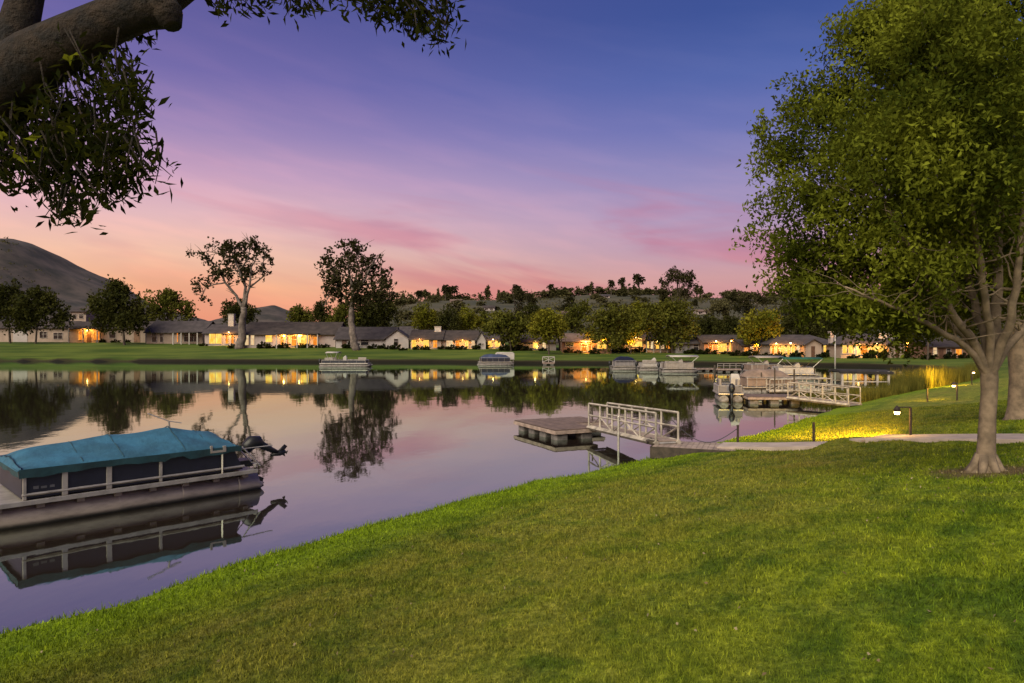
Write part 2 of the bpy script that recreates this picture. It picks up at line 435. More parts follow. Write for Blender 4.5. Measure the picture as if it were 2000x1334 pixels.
# ------------------------------------------------------------------ ground, water, hills
def make_ground():
    rr = [1.2]
    while rr[-1] < 2600:
        r = rr[-1]
        rr.append(r+(max(.05, r*.01) if r < 88 else .32 if r < 138 else r*.03))
    rr = np.array(rr)
    aa = np.concatenate([np.arange(-180, -48, 3), np.arange(-48, 48, .2), np.arange(48, 180, 3)])
    A, RR = np.meshgrid(np.radians(aa), rr)
    X = RR*np.sin(A); Y = RR*np.cos(A)
    Z = terrain(X, Y); S = shore_dist(X, Y)
    nr, na = X.shape
    V = np.stack([X, Y, Z], -1).reshape(-1, 3)
    V = np.vstack([V, [[0, 0, tz(0, 0)]]])
    i, j = np.meshgrid(np.arange(nr-1), np.arange(na), indexing='ij')
    j2 = (j+1) % na
    Q = np.stack([i*na+j, (i+1)*na+j, (i+1)*na+j2, i*na+j2], -1).reshape(-1, 4)[:, ::-1]
    T = np.stack([np.full(na, nr*na), np.arange(na), (np.arange(na)+1) % na], -1)[:, ::-1]
    me = bpy.data.meshes.new('ground')
    me.vertices.add(len(V)); me.vertices.foreach_set('co', V.astype(np.float32).ravel())
    lv = np.concatenate([Q.ravel(), T.ravel()]).astype(np.int32)
    me.loops.add(len(lv)); me.loops.foreach_set('vertex_index', lv)
    ls = np.concatenate([np.arange(len(Q))*4, len(Q)*4+np.arange(len(T))*3]).astype(np.int32)
    me.polygons.add(len(ls)); me.polygons.foreach_set('loop_start', ls)
    at = me.attributes.new('shore', 'FLOAT', 'POINT'); at.data.foreach_set('value', np.append(S.ravel(), 9.5).astype(np.float32))
    me.update(calc_edges=True)
    me.polygons.foreach_set('use_smooth', np.ones(len(ls), bool))
    me.materials.append(M['lawn'])
    o = bpy.data.objects.new('ground', me); C.objects.link(o); tag(o, kind='structure')
make_ground()
wb = MB(); wb.add([(-260,-60,0),(80,-60,0),(80,135,0),(-260,135,0)], [(0,1,2,3)])
tag(wb.build('water', M['water']), kind='structure')

def hill(name, xs, prof, y0, yr, y1, m, nx=160, ny=60, amp=1.5):
    px = np.array([p[0] for p in prof]); pz = np.array([p[1] for p in prof])
    X, Y = np.meshgrid(np.linspace(xs[0], xs[1], nx), np.linspace(y0, y1, ny))
    Z = np.interp(X, px, pz)*np.where(Y < yr, sstep(y0, yr, Y), 1-sstep(yr, y1, Y))
    Z += amp*(np.sin(X*.043+Y*.021)+np.sin(X*.017-Y*.037+2)*.8+.35*np.sin(X*.13)*np.sin(Y*.11))*np.clip(Z/20, 0, 1)-1
    V = np.stack([X, Y, Z], -1).reshape(-1, 3)
    i, j = np.meshgrid(np.arange(ny-1), np.arange(nx-1), indexing='ij')
    Q = np.stack([i*nx+j, i*nx+j+1, (i+1)*nx+j+1, (i+1)*nx+j], -1).reshape(-1, 4)
    me = bpy.data.meshes.new(name); me.from_pydata(V.tolist(), [], Q.tolist()); me.materials.append(m)
    me.polygons.foreach_set('use_smooth', [True]*len(me.polygons))
    o = bpy.data.objects.new(name, me); C.objects.link(o); tag(o, kind='structure')
hill('hill', (-1700,-400), [(-1700,60),(-1400,130),(-1100,180),(-950,184),(-825,172),(-776,157),(-743,137),(-701,112),(-660,88),(-611,64),(-553,42),(-478,22),(-400,0)], 500, 1100, 1700, M['hill'], amp=3)
hill('hill', (-620,-330), [(-620,0),(-560,40),(-500,66),(-455,71),(-420,60),(-370,34),(-330,0)], 1000, 1300, 1600, M['hill'], 80, 40, 2)
RIDGE = [(-170,0),(-135,14),(-108,30),(-67,38),(0,40.5),(67,42.5),(112,44),(157,41),(202,40.5),(247,42),(315,45),(450,47),(620,40),(760,0)]
hill('hillside', (-170,760), RIDGE, 190, 600, 900, M['hill2'], 260, 70, .8)
RX = np.array([p[0] for p in RIDGE]); RZ = np.array([p[1] for p in RIDGE])
ho = [o for o in C.objects if o.name == 'hill'][0]
hv = np.array([v.co[:] for v in ho.data.vertices]); hv = hv[(hv[:, 1] < 1140) & (hv[:, 2] > 8) & (hv[:, 0] > -1150)]
hn = np.sin(hv[:, 0]*.021+hv[:, 1]*.03)+np.sin(hv[:, 0]*.05-hv[:, 2]*.07); hv = hv[hn > .2]
HC = hv[rng.integers(0, len(hv), 420)]+rng.normal(size=(420, 3))*np.array([6, 6, .5])
HIDX = rng.integers(0, 420, 6000)
HPTS = HC[HIDX]+rng.normal(size=(6000, 3))*np.array([3.2, 3.2, 1.1])
def hillz(x, y):
    z = float(np.interp(x, RX, RZ)*sstep(190, 600, np.array(float(y))))
    z += .8*(math.sin(x*.043+y*.021)+math.sin(x*.017-y*.037+2)*.8+.35*math.sin(x*.13)*math.sin(y*.11))*min(1, max(0, z/20))-1
    return max(z, tz(x, y))

# path: concrete slabs with a real edge and three steps
def path_strip(pts, w, mb, h=.085):
    pts = [Vector(p) for p in pts]
    L = []
    for i, p in enumerate(pts):
        t = pts[min(i+1, len(pts)-1)]-pts[max(i-1, 0)]; t.z = 0; t.normalize()
        L.append((p, Vector((-t.y, t.x, 0))))
    vs = []
    for p, n in L:
        for s, dz in ((-1,-.3),(-1,h),(1,h),(1,-.3)): vs.append(p+n*w*s+Vector((0,0,dz)))
    fs = []
    for i in range(len(L)-1):
        for q in range(3): fs.append((i*4+q, i*4+q+1, i*4+q+5, i*4+q+4))
    fs += [(0,1,2,3), tuple(reversed([(len(L)-1)*4+q for q in range(4)]))]
    mb.add(vs, fs)
pm = MB(); path_strip(PATH_LO, .5, pm); path_strip(PATH_UP, .62, pm)
tag(pm.build('path', M['concrete'], bevel=.012), kind='structure')
sm = MB()
for q in range(3):
    t = (q+.5)/3
    a = Vector((9.0,18.35,0)).lerp(Vector((9.35,17.55,0)), t)
    path_strip([(a.x-.06, a.y+.18, .78+.075*(q+1)), (a.x+.08, a.y-.16, .78+.075*(q+1))], .55, sm)
tag(sm.build('steps', M['concrete']), kind='structure')

# grass blades on the near lawn
def near_path(x, y):
    b = np.full(x.shape, 9.)
    for pts, w in ((PATH_LO, .5), (PATH_UP, .62)):
        for a, c in zip(pts[:-1], pts[1:]):
            dx, dy = c[0]-a[0], c[1]-a[1]
            t = np.clip(((x-a[0])*dx+(y-a[1])*dy)/(dx*dx+dy*dy), 0, 1)
            b = np.minimum(b, np.hypot(x-a[0]-t*dx, y-a[1]-t*dy)-w)
    return b
def make_grass():
    Vs, Ss = [], []
    for r0, r1, dens, ln, wd_ in ((2.2,6,3600,.042,.0085),(6,10,1700,.048,.013),(10,16,700,.055,.018),(16,34,420,.05,.022)):
        area = .5*(r1*r1-r0*r0)*R(92); n = int(area*dens)
        r = np.sqrt(rng.uniform(r0*r0, r1*r1, n)); a = rng.uniform(-R(44), R(48), n)
        x = r*np.sin(a); y = r*np.cos(a)
        s = shore_dist(x, y); keep = (s > -.03) & (near_path(x, y) > .03) & (np.hypot(x-TREE_AT[0], y-TREE_AT[1]) > rng.uniform(.2, .95, n))
        x, y, s = x[keep], y[keep], s[keep]; n = len(x)
        z = terrain(x, y)
        edge = 1+.6*np.exp(-np.maximum(s, 0)/.22)
        clump = .75+.5*(.5+.5*np.sin(x*3.1+np.sin(y*2.3)*2)*np.sin(y*2.7+x))
        l = ln*rng.uniform(.6, 1.35, n)*edge*clump; w = wd_*rng.uniform(.7, 1.3, n)
        th = rng.uniform(0, 2*np.pi, n); lean = rng.uniform(.1, .95, n); ph = rng.uniform(0, 2*np.pi, n)
        dx, dy = np.cos(th)*w/2, np.sin(th)*w/2
        z = z-.006
        p0 = np.stack([x-dx, y-dy, z], -1); p1 = np.stack([x+dx, y+dy, z], -1)
        tip = np.stack([x+np.cos(ph)*lean*l, y+np.sin(ph)*lean*l, z+l*np.sqrt(1-(lean*.8)**2)], -1)
        Vs.append(np.stack([p0, p1, tip], 1).reshape(-1, 3)); Ss.append(np.repeat(s, 3))
    o = np_mesh('grass', np.vstack(Vs), 3, M['blade'], {'shore': np.concatenate(Ss)})
    tag(o, 'short mown grass covering the sloping near bank', 'grass', kind='stuff')
make_grass()

# ------------------------------------------------------------------ leaves and trees
def leaf_quads(Cn, L, Wd, droop=0, seed=0):
    n = len(Cn); g = np.random.default_rng(seed)
    u = g.normal(size=(n, 3)); u[:, 2] -= droop; u /= np.linalg.norm(u, axis=1)[:, None]
    q = g.normal(size=(n, 3)); v = np.cross(u, q); v /= np.linalg.norm(v, axis=1)[:, None]
    L = (L*g.uniform(.65, 1.35, n))[:, None]; Wd = (Wd*g.uniform(.7, 1.3, n))[:, None]
    wn = np.cross(u, v)*(Wd*.25)
    return np.stack([Cn-u*L/2, Cn+v*Wd/2+wn, Cn+u*L/2, Cn-v*Wd/2+wn], 1).reshape(-1, 3)

def blob_points(blobs, n, clump, seed, shell=.55, per=14):
    """clumped points in ellipsoids (c, (rx,ry,rz))"""
    g = np.random.default_rng(seed)
    vol = np.array([(r[0]*r[1]*r[2])**.72 for c, r in blobs]); vol /= vol.sum()
    nc = max(4, n//per)
    idx = g.choice(len(blobs), nc, p=vol)
    d = g.normal(size=(nc, 3)); d /= np.linalg.norm(d, axis=1)[:, None]
    rad = g.uniform(0, 1, nc)**shell
    cs = np.array([blobs[i][0] for i in idx])+d*rad[:, None]*np.array([blobs[i][1] for i in idx])
    k_ = g.integers(0, nc, n)
    sd = d*.8+g.normal(size=(nc, 3))*.55; sd[:, 2] -= .25; sd /= np.linalg.norm(sd, axis=1)[:, None]
    ln = clump*g.uniform(2.2, 5.2, nc)
    tt = g.uniform(-.5, .5, n)
    q = cs[k_]+sd[k_]*(tt*ln[k_])[:, None]
    q[:, 2] -= (tt+.5)**2*ln[k_]*.22
    return q+g.normal(size=(n, 3))*(clump*(.50-.28*tt))[:, None], cs

def px_blobs(base, D, blobs, depth=.8):
    s = D/F; out = []
    for i, b in enumerate(blobs):
        cx, cy, rx, ry = b[:4]
        dy = b[4] if len(b) > 4 else ((i*37) % 7-3)/6*rx*s*.5
        c = Vector(((cx-1000)/F*D, D+dy, CH-(cy-667)/F*D))-base
        out.append((tuple(c), (rx*s, rx*s*depth, ry*s)))
    return out

def far_tree(name, label, bx, D, blobs, leafm, n=1500, leaf=.5, clump=None, bark='bark_far', tr=None, fork=.45, limbs=6, group=None, base=None, cat='tree', shell=.55, traced=None):
    if base is None:
        X = (bx-1000)/F*D; base = Vector((X, D, hillz(X, D) if D > 190 else tz(X, D)))
    D = base.y
    t = empty(name, base, label, cat, group)
    bl = px_blobs(base, D, blobs)
    seed = int(bx*7+D)
    clump = clump or leaf*.9
    pts, cs = blob_points(bl, n, clump, seed, shell)
    np_mesh('crown', leaf_quads(pts, leaf, leaf*.75, 0, seed), 4, M[leafm], parent=t)
    ctr = np.mean([b[0] for b in bl], axis=0); top = max(b[0][2] for b in bl)
    r0 = tr or max(.12, top*.018)
    g = random.Random(seed)
    mb = MB()
    fz = top*fork; fp = Vector((ctr[0]*.35, ctr[1]*.3, fz))
    mb.tube([(0,0,-.3),(0,0,.15),(fp.x*.4, fp.y*.4, fz*.5), fp], [r0*1.5, r0*1.15, r0*.95, r0*.8], 8)
    if traced:
        mb = MB(); s_ = D/F
        for pl_, ra, rb in traced:
            pp = [Vector(((x-1000)*s_+(g.uniform(-.6,.6) if i_ else 0), D+(g.uniform(-1,1) if 0 < i_ else 0), CH-(y-667)*s_))-base for i_, (x, y) in enumerate(pl_)]
            dn = []
            for i_ in range(len(pp)-1):
                for q in range(3): dn.append(pp[i_].lerp(pp[i_+1], q/3)+Vector((g.uniform(-1,1), 0, g.uniform(-1,1)))*ra*.25*(1 if i_+q else 0))
            dn.append(pp[-1])
            mb.tube(dn, [ra+(rb-ra)*i_/(len(dn)-1) for i_ in range(len(dn))], 8)
            for i_ in range(3, len(dn)):
                for q in range(2):
                    d_ = Vector((g.uniform(-1,1), g.uniform(-.5,.5), g.uniform(-.2,1))).normalized()*g.uniform(1.2, 2.8)
                    if len(pl_) > 3 and ra < .5: mb.tube([dn[i_], dn[i_]+d_*.5+Vector((0,0,.1)), dn[i_]+d_], [rb*.9+.03, rb*.5+.02, .015], 4)
        limbs = 0
    for q in range(min(limbs, len(bl))):
        c = Vector(bl[q][0]); m = fp.lerp(c, .5)+Vector((g.uniform(-.2,.2)*fz*.15, 0, -.04*fz))
        e = c+Vector((0,0,bl[q][1][2]*.5))
        m2 = m.lerp(c, .5)+Vector((g.uniform(-.5,.5)*r0*2, g.uniform(-.5,.5), g.uniform(-.3,.6)*r0*2))
        mb.tube([fp-Vector((0,0,.2)), fp.lerp(m, .5)+Vector((0,0,-.02*fz)), m, m2, c, e], [r0*.55, r0*.46, r0*.36, r0*.26, r0*.16, r0*.06], 6)
        for w in range(2):
            e2 = c+Vector((g.uniform(-1,1)*bl[q][1][0]*.8, g.uniform(-1,1)*bl[q][1][1]*.6, g.uniform(-.2,.8)*bl[q][1][2]))
            mb.tube([m, m.lerp(e2, .6), e2], [r0*.3, r0*.18, r0*.05], 5)
    mb.build('trunk', M[bark], t, True)
    return t

tag(np_mesh('scrub', leaf_quads(HPTS, 2.2, 1.6, 0, 8), 4, M['leaf_olive']), 'dark scrub patches on the steep hill at the left', 'scrub', kind='stuff')

# ------------------------------------------------------------------ houses on the far shore
def house(label, x0, x1, base, eave, ridge, wall, roofm, feats, depth=9, D=None, name='house', over=.6, group=None, hip=False):
    xc = (x0+x1)/2
    b = G(xc, base) if D is None else Vector(((xc-1000)/F*D, D, hillz((xc-1000)/F*D, D)))
    s = b.y/F; zz = lambda py: CH-(py-667)*s-b.z
    xx = lambda px: (px-xc)*s
    t = empty(name, b, label, 'house', group)
    ze, zr = zz(eave), zz(ridge); a, c = xx(x0), xx(x1)
    w = MB().box(a, c, 0, depth, -1.2, ze)
    if not hip:
        for s_, x in ((-1, a), (1, c)):
            w.add([(x, .02, ze), (x, depth-.02, ze), (x, depth/2, zr-.15), (x-s_*.2, .02, ze), (x-s_*.2, depth-.02, ze), (x-s_*.2, depth/2, zr-.15)],
                  [(0,1,2), (3,5,4), (0,2,5,3), (1,4,5,2)])
    rf = MB(); h = depth/2; th = .16
    rx0, rx1 = a-.4, c+.4; y0, y1 = -over, depth+over
    zo = ze-(zr-ze)/h*over
    hp = min(h*.8, (rx1-rx0)*.3) if hip else 0
    pr = [(rx0,y0,zo),(rx1,y0,zo),(rx1-hp,h,zr),(rx0+hp,h,zr),(rx0,y1,zo),(rx1,y1,zo)]
    up = [(x,y,z+th) for x,y,z in pr]
    rf.add(pr+up, [(0,1,2,3),(3,2,5,4),(6,9,8,7),(9,10,11,8),(0,6,7,1),(4,5,11,10),(0,3,9,6),(3,4,10,9),(1,7,8,2),(2,8,11,5)])
    if hip: rf.add([pr[0],pr[3],pr[4],pr[1],pr[2],pr[5]], [(0,2,1),(3,4,5)]); rf.add([up[0],up[3],up[4],up[1],up[2],up[5]], [(0,1,2),(3,5,4)])
    r_ = rf.build('roof', M[roofm], t)
    fy = 0.
    for f in feats:
        k_ = f[0]
        if k_ == 'g':                              # gabled wing standing forward
            _, gx0, gx1, apex, gm, pd = f
            g0, g1 = xx(gx0), xx(gx1); gm_ = (g0+g1)/2; za = zz(apex); fy = -pd
            w2 = MB().box(g0, g1, -pd, .3, -1.2, ze)
            w2.add([(g0,-pd,ze),(g1,-pd,ze),(gm_,-pd,za-.1),(g0,-pd+.2,ze),(g1,-pd+.2,ze),(gm_,-pd+.2,za-.1)], [(0,1,2),(3,5,4),(0,2,5,3),(1,4,5,2)])
            w2.build('wing', M[gm], t)
            r2 = MB(); sl = (za-ze)/(gm_-g0); zz0 = ze-sl*.4
            for sg, e in ((-1, g0-.4), (1, g1+.4)):
                q = [(gm_,-pd-.4,za),(gm_,depth*.4,za),(e,depth*.4,zz0),(e,-pd-.4,zz0)]
                u2 = [(x,y,z+.17) for x,y,z in q]
                fs = [(0,1,2,3),(4,7,6,5),(0,4,5,1),(1,5,6,2),(2,6,7,3),(3,7,4,0)]
                r2.add(q+u2, fs)
            r2.build('wing_roof', M[roofm], t)
        elif k_ == 'y0': fy = 0.
        elif k_ == 'w':
            _, wx0, wx1, wy0, wy1, wm = f
            u0, u1, v1, v0 = xx(wx0), xx(wx1), zz(wy0), zz(wy1)
            fr = MB(); q = .07
            fr.box(u0-q, u1+q, fy-.09, fy-.003, v1, v1+q); fr.box(u0-q, u1+q, fy-.12, fy-.003, v0-q, v0)
            fr.box(u0-q, u0, fy-.09, fy-.003, v0, v1); fr.box(u1, u1+q, fy-.09, fy-.003, v0, v1)
            nb = max(1, round((u1-u0)/1.1))
            for i in range(1, nb): x = u0+(u1-u0)*i/nb; fr.box(x-.04, x+.04, fy-.08, fy-.003, v0, v1)
            if v1-v0 > 1.0: fr.box(u0, u1, fy-.078, fy-.003, v0+(v1-v0)*.62, v0+(v1-v0)*.62+.06)
            fo = fr.build('window', M['frame'], t)
            MB().box(u0, u1, fy-.045, fy-.004, v0, v1).build('pane', M[wm], fo)
        elif k_ == 'd':
            _, wx0, wx1, wy0, dm = f
            dr = MB().box(xx(wx0), xx(wx1), fy-.07, fy-.003, 0, zz(wy0)).build('door', M[dm], t, bevel=.02)
        elif k_ == 'c':
            _, cx0, cx1, cy, cm = f
            u0, u1, v = xx(cx0), xx(cx1), zz(cy)
            MB().box(u0, u1, h*.75, h*.75+.9, ze, v).box(u0-.08, u1+.08, h*.75-.08, h*.75+.98, v, v+.12).build('chimney', M[cm], r_, bevel=.02)
        elif k_ == 'p':                             # open porch: slab roof on posts
            _, px0, px1, py, pd, np_ = f
            u0, u1, v = xx(px0), xx(px1), zz(py)
            MB().box(u0, u1, -pd, -over-.05, v, v+.2).build('porch_roof', M[roofm], t)
            for i in range(np_):
                x = u0+.15+(u1-u0-.3)*i/(np_-1); MB().box(x-.09, x+.09, -pd+.1, -pd+.28, -.6, v).build('porch_post', M['white'], t)
        elif k_ == 'sky':
            _, cx0, cx1, cy0, cy1 = f
            MB().box(xx(cx0), xx(cx1), h*.45, h*.45+1, zz(cy1)-.6, zz(cy0)).build('roof_vent', M['white'], r_, bevel=.05)
        elif k_ == 'L':
            _, lx, ly, e = f
            fx = MB().tube([(xx(lx), fy-.22, zz(ly)-.14), (xx(lx), fy-.22, zz(ly)+.14)], [.09, .13], 8).build('porch_lamp', M['bulb'], t)
            lamp(t, (xx(lx), fy-1.3, zz(ly)+.1), e*4.2, r=.15, aim=(0,.8,-.42), cone=165)
    w.build('wall', M[wall], t)
    return t

house('low beige house in shade behind the two leftmost round trees', -40,134, 668,640,627,'beige','roof',
      [('d',26,54,640,'whitewall'),('w',36,48,643,653,'dark_glass'),('w',78,92,648,660,'dark_glass'),('w',105,122,650,662,'dark_glass')])
house('beige house with an orange lit porch between white pillars, left of the big dark tree', 136,284, 669,641,628,'beige','roof',
      [('p',146,203,640,2.6,3),('w',154,163,648,664,'win_o'),('w',184,195,648,664,'win_o'),('d',170,178,646,'doorw'),('w',214,226,648,660,'dark_glass'),('d',262,274,648,'brickw'),('L',172,646,260)])
house('long low house with grey roof and dark covered porch at its right end', 286,396, 671,648,627,'beige','roof_grey',
      [('w',297,306,650,668,'dark_glass'),('w',313,319,650,668,'dark_glass'),('w',346,348,650,668,'win_o'),('p',349,398,650,3,4),('w',360,388,652,667,'dark_glass')])
house('small house with white gable fin and a glowing yellow bay window', 400,471, 675,650,634,'cream','roof_grey',
      [('w',409,433,651,671,'win_y'),('w',441,446,654,671,'win_o'),('w',452,457,654,671,'win_o'),('c',433,444,613,'white'),('L',448,650,150)])
house('long ranch house with the brightest lit porch, between the two tall eucalypts', 473,655, 679,652,629,'cream','roof',
      [('w',479,486,655,674,'win_p'),('w',490,497,655,674,'win_p'),('w',519,532,655,668,'win_y'),('w',548,553,657,675,'win_o'),('w',559,563,657,675,'win_o'),
       ('w',570,581,656,675,'win_o'),('w',588,603,655,674,'win_y'),('w',612,621,658,674,'win_o'),('p',544,626,653,1.8,5),('L',585,655,420),('L',555,656,120)], depth=11)
house('white house with brown door behind the second tall eucalypt', 656,768, 680,661,639,'whitewall','roof_grey',
      [('d',668,677,662,'doorw'),('w',684,690,664,674,'dark_glass'),('w',705,720,664,674,'dark_glass'),('g',756,800,645,'whitewall',1.5),('w',772,780,662,674,'dark_glass')])
house('house with dark roof and two warm windows right of the white gable', 802,862, 682,662,645,'beige','roof',
      [('w',804,813,664,680,'win_y'),('w',827,838,663,679,'win_y'),('w',846,854,665,679,'win_o'),('c',845,858,638,'white'),('L',820,663,120)])
house('house with brown roof and a row of narrow orange windows', 864,930, 682,663,646,'beige','roof',
      [('w',872,884,665,678,'win_p'),('w',890,898,665,679,'win_o'),('w',909,915,665,680,'win_y'),('w',921,927,665,680,'win_p'),('L',904,664,130)])
house('narrow house with white front gable and two yellow windows', 932,986, 681,664,650,'cream','roof_grey',
      [('g',932,949,648,'whitewall',1.2),('y0',),('w',953,961,665,678,'win_y'),('w',967,977,665,677,'win_y'),('L',963,664,90)])
house('grey house half hidden by trees with one yellow window', 1000,1086, 684,667,652,'greywall','roof_grey',
      [('w',1012,1022,669,679,'dark_glass'),('w',1041,1050,668,680,'win_y'),('w',1060,1066,669,680,'win_p'),('L',1045,666,70)])
house('orange glowing brick house at the waterfront centre', 1098,1194, 690,666,652,'brickw','roof_red',
      [('w',1135,1146,672,686,'win_o'),('w',1149,1155,670,686,'win_o'),('w',1166,1184,667,681,'win_y'),('w',1105,1120,669,677,'dark_glass'),('L',1144,667,420),('L',1176,665,260)])
house('house with a row of lit glass doors under the large willowy trees', 1200,1312, 688,664,650,'cream','roof',
      [('w',1230,1254,661,677,'win_y'),('w',1262,1267,667,681,'win_y'),('w',1271,1277,667,681,'win_p'),('w',1281,1287,667,681,'win_y'),('w',1291,1297,667,681,'win_p'),('w',1301,1308,667,681,'win_o'),
       ('d',1208,1220,668,'doorw'),('p',1258,1314,665,2,5),('L',1241,658,300),('L',1284,665,160)])
house('small grey house with a tall white flue and dark windows', 1320,1373, 690,670,655,'greywall','roof_grey',
      [('w',1354,1364,673,685,'dark_glass'),('w',1326,1331,673,685,'dark_glass'),('c',1333,1339,646,'white')])
house('brick house with bright yellow picture windows right of the dark round tree', 1375,1448, 691,668,655,'brickw','roof',
      [('w',1402,1419,671,687,'win_y'),('w',1424,1432,668,685,'win_y'),('w',1436,1446,669,684,'win_y'),('w',1384,1391,672,684,'win_o'),('L',1398,667,260),('L',1428,666,160)])
house('low house with small orange windows under the round green tree', 1450,1502, 694,674,660,'brickw','roof',
      [('w',1453,1459,679,690,'win_o'),('w',1465,1470,677,690,'win_p'),('w',1478,1484,678,690,'win_o'),('w',1490,1497,678,691,'win_o'),('L',1475,675,220)])
house('long grey roofed house with gable porch and tall lit windows, left of the white mast', 1504,1640, 697,672,655,'beige','roof_grey',
      [('w',1507,1512,674,692,'win_o'),('w',1517,1521,674,692,'win_o'),('w',1525,1532,675,693,'win_y'),('w',1537,1542,675,693,'win_y'),('w',1546,1552,675,693,'win_y'),('w',1556,1561,675,693,'win_p'),
       ('w',1600,1604,675,694,'win_o'),('w',1608,1625,674,689,'win_y'),('w',1630,1638,675,694,'win_p'),('g',1566,1596,663,'beige',1.6),('d',1576,1583,676,'doorw'),('y0',),('L',1515,672,220),('L',1543,671,150),('L',1616,671,260)], hip=True)
house('long grey roofed house with wide yellow windows and roof vent, behind the right tree limbs', 1642,1812, 698,672,654,'beige','roof_grey',
      [('w',1645,1653,674,690,'win_y'),('w',1657,1665,674,690,'win_y'),('w',1668,1673,676,694,'win_p'),('w',1680,1694,676,692,'win_o'),('w',1702,1725,675,688,'win_y'),('w',1758,1774,676,691,'win_o'),
       ('w',1782,1790,676,690,'win_y'),('w',1796,1800,676,690,'win_y'),('g',1728,1756,663,'beige',1.6),('d',1738,1744,678,'doorw'),('y0',),('c',1641,1647,648,'cream'),('sky',1732,1766,650,656),('L',1675,672,300),('L',1764,672,240),('L',1710,672,200)], hip=True)
house('brown brick house with dim windows seen between the right tree limbs', 1816,1890, 700,677,664,'brickw','roof',
      [('w',1822,1829,679,694,'win_p'),('d',1834,1842,680,'doorw'),('w',1848,1856,681,694,'dark_glass'),('w',1866,1878,682,694,'win_o')])

# houses up the hillside, each in its own tint
HH = [(795,606,626,640,34,'greywall','roof_grey','blue-grey two storey house lit below, left of the first round tree',210,1),
      (955,599,604,612,22,'whitewall','roof','white house high on the hillside above the oval trees',420,0),
      (1033,600,604,611,18,'cream','roof_red','pale hillside house right of the tall slim tree',400,1),
      (1110,606,610,617,26,'beige','roof_red','beige hillside house above the wide green tree',380,0),
      (965,618,624,634,26,'cream','roof_grey','cream house with lit window behind the dark spreading tree',250,1),
      (1130,628,634,645,30,'beige','roof_red','tiled house on the slope left of the large willowy tree',230,1),
      (1375,604,608,616,30,'cream','roof_red','pale hillside house right of the umbrella shaped tree',380,0),
      (1425,620,626,640,46,'beige','roof','wide beige house on the slope above the brick house',240,0),
      (1395,640,646,655,30,'cream','roof_grey','cream house with lit windows right of the dark round tree',200,1),
      (1470,588,592,598,24,'beige','roof','small beige house near the hill crest left of the right tree',480,0),
      (1180,588,592,598,22,'cream','roof_grey','small pale house near the middle of the hill crest',500,0),
      (890,588,592,598,22,'beige','roof_red','small tan house near the left end of the hill crest',470,0)]
for x, ry, ey, by, w_, wl, rm, lb, D, lit in HH:
    X = (x-1000)/F*D
    z = hillz(X, D); pyb = 667+(CH-z)/D*F
    house(lb, x-w_/2, x+w_/2, pyb, pyb-(by-ey)*.75, pyb-(by-ry)*.8, wl, rm,
          [('w',x-w_*.35,x-w_*.1,pyb-(by-ey)*.6,pyb-(by-ey)*.2,'win_p' if lit else 'dark_glass'),('w',x+w_*.1,x+w_*.35,pyb-(by-ey)*.6,pyb-(by-ey)*.2,'win_y' if lit else 'dark_glass')], D=D, name='hillside_house')
house('pale house on the slope between the leftmost trees and the big dark tree', 138,168, 648,608,599,'beige','roof', [('w',143,150,614,622,'dark_glass'),('w',155,163,614,622,'dark_glass')], D=200, name='hillside_house')

# ------------------------------------------------------------------ trees across the water
e = G(468, 681)
t = far_tree('eucalyptus_tree', 'tall airy eucalypt with pale forked trunk, left one of the two', 468, e.y,
    [(398,497,22,17),(440,485,34,20),(492,486,38,26),(512,525,22,34),(432,532,24,24),(394,558,18,18),(460,508,38,26),(402,585,10,10),(372,493,8,6),(520,500,14,20),(470,478,30,10),(414,515,22,18),(480,535,20,16)],
    'leaf_euc', 2300, .62, .55, 'bark_pale', .58, .42, 7, base=e, shell=.7, traced=[
    ([(468,684),(469,660),(471,630),(476,600)],1.0,.55),([(475,604),(462,578),(440,552),(420,522),(402,500)],.34,.08),([(476,602),(478,560),(468,530),(455,505),(446,482)],.38,.08),
    ([(477,602),(487,562),(489,522),(500,488)],.34,.08),([(440,552),(418,556),(402,562),(396,585)],.16,.05),([(487,562),(505,540),(514,516),(518,500)],.18,.05),([(468,530),(484,508),(486,478),(480,470)],.2,.05),([(455,505),(432,495),(405,492),(376,494)],.14,.04)])
e = G(697, 684)
far_tree('eucalyptus_tree', 'tall dense eucalypt with see-through crown, right one of the two', 697, e.y,
    [(638,508,20,24),(682,495,40,26),(724,510,32,30),(746,548,26,30),(650,548,26,28),(700,548,38,32),(764,578,13,14),(700,585,34,18),(660,578,22,14),(735,580,20,16),(690,475,24,8),(665,520,24,24)],
    'leaf_euc', 4000, .62, .6, 'bark_pale', .5, .36, 7, base=e, shell=.6, traced=[
    ([(697,688),(694,660),(688,630),(687,600)],.85,.5),([(687,602),(690,570),(684,530),(680,492)],.4,.08),([(689,590),(712,556),(728,522),(732,505)],.32,.07),([(687,598),(666,566),(650,532),(640,508)],.3,.07),
    ([(712,556),(738,552),(756,566),(766,582)],.18,.05),([(690,570),(705,545),(700,510),(705,482)],.2,.05),([(666,566),(648,565),(636,585),(630,600)],.14,.04)])
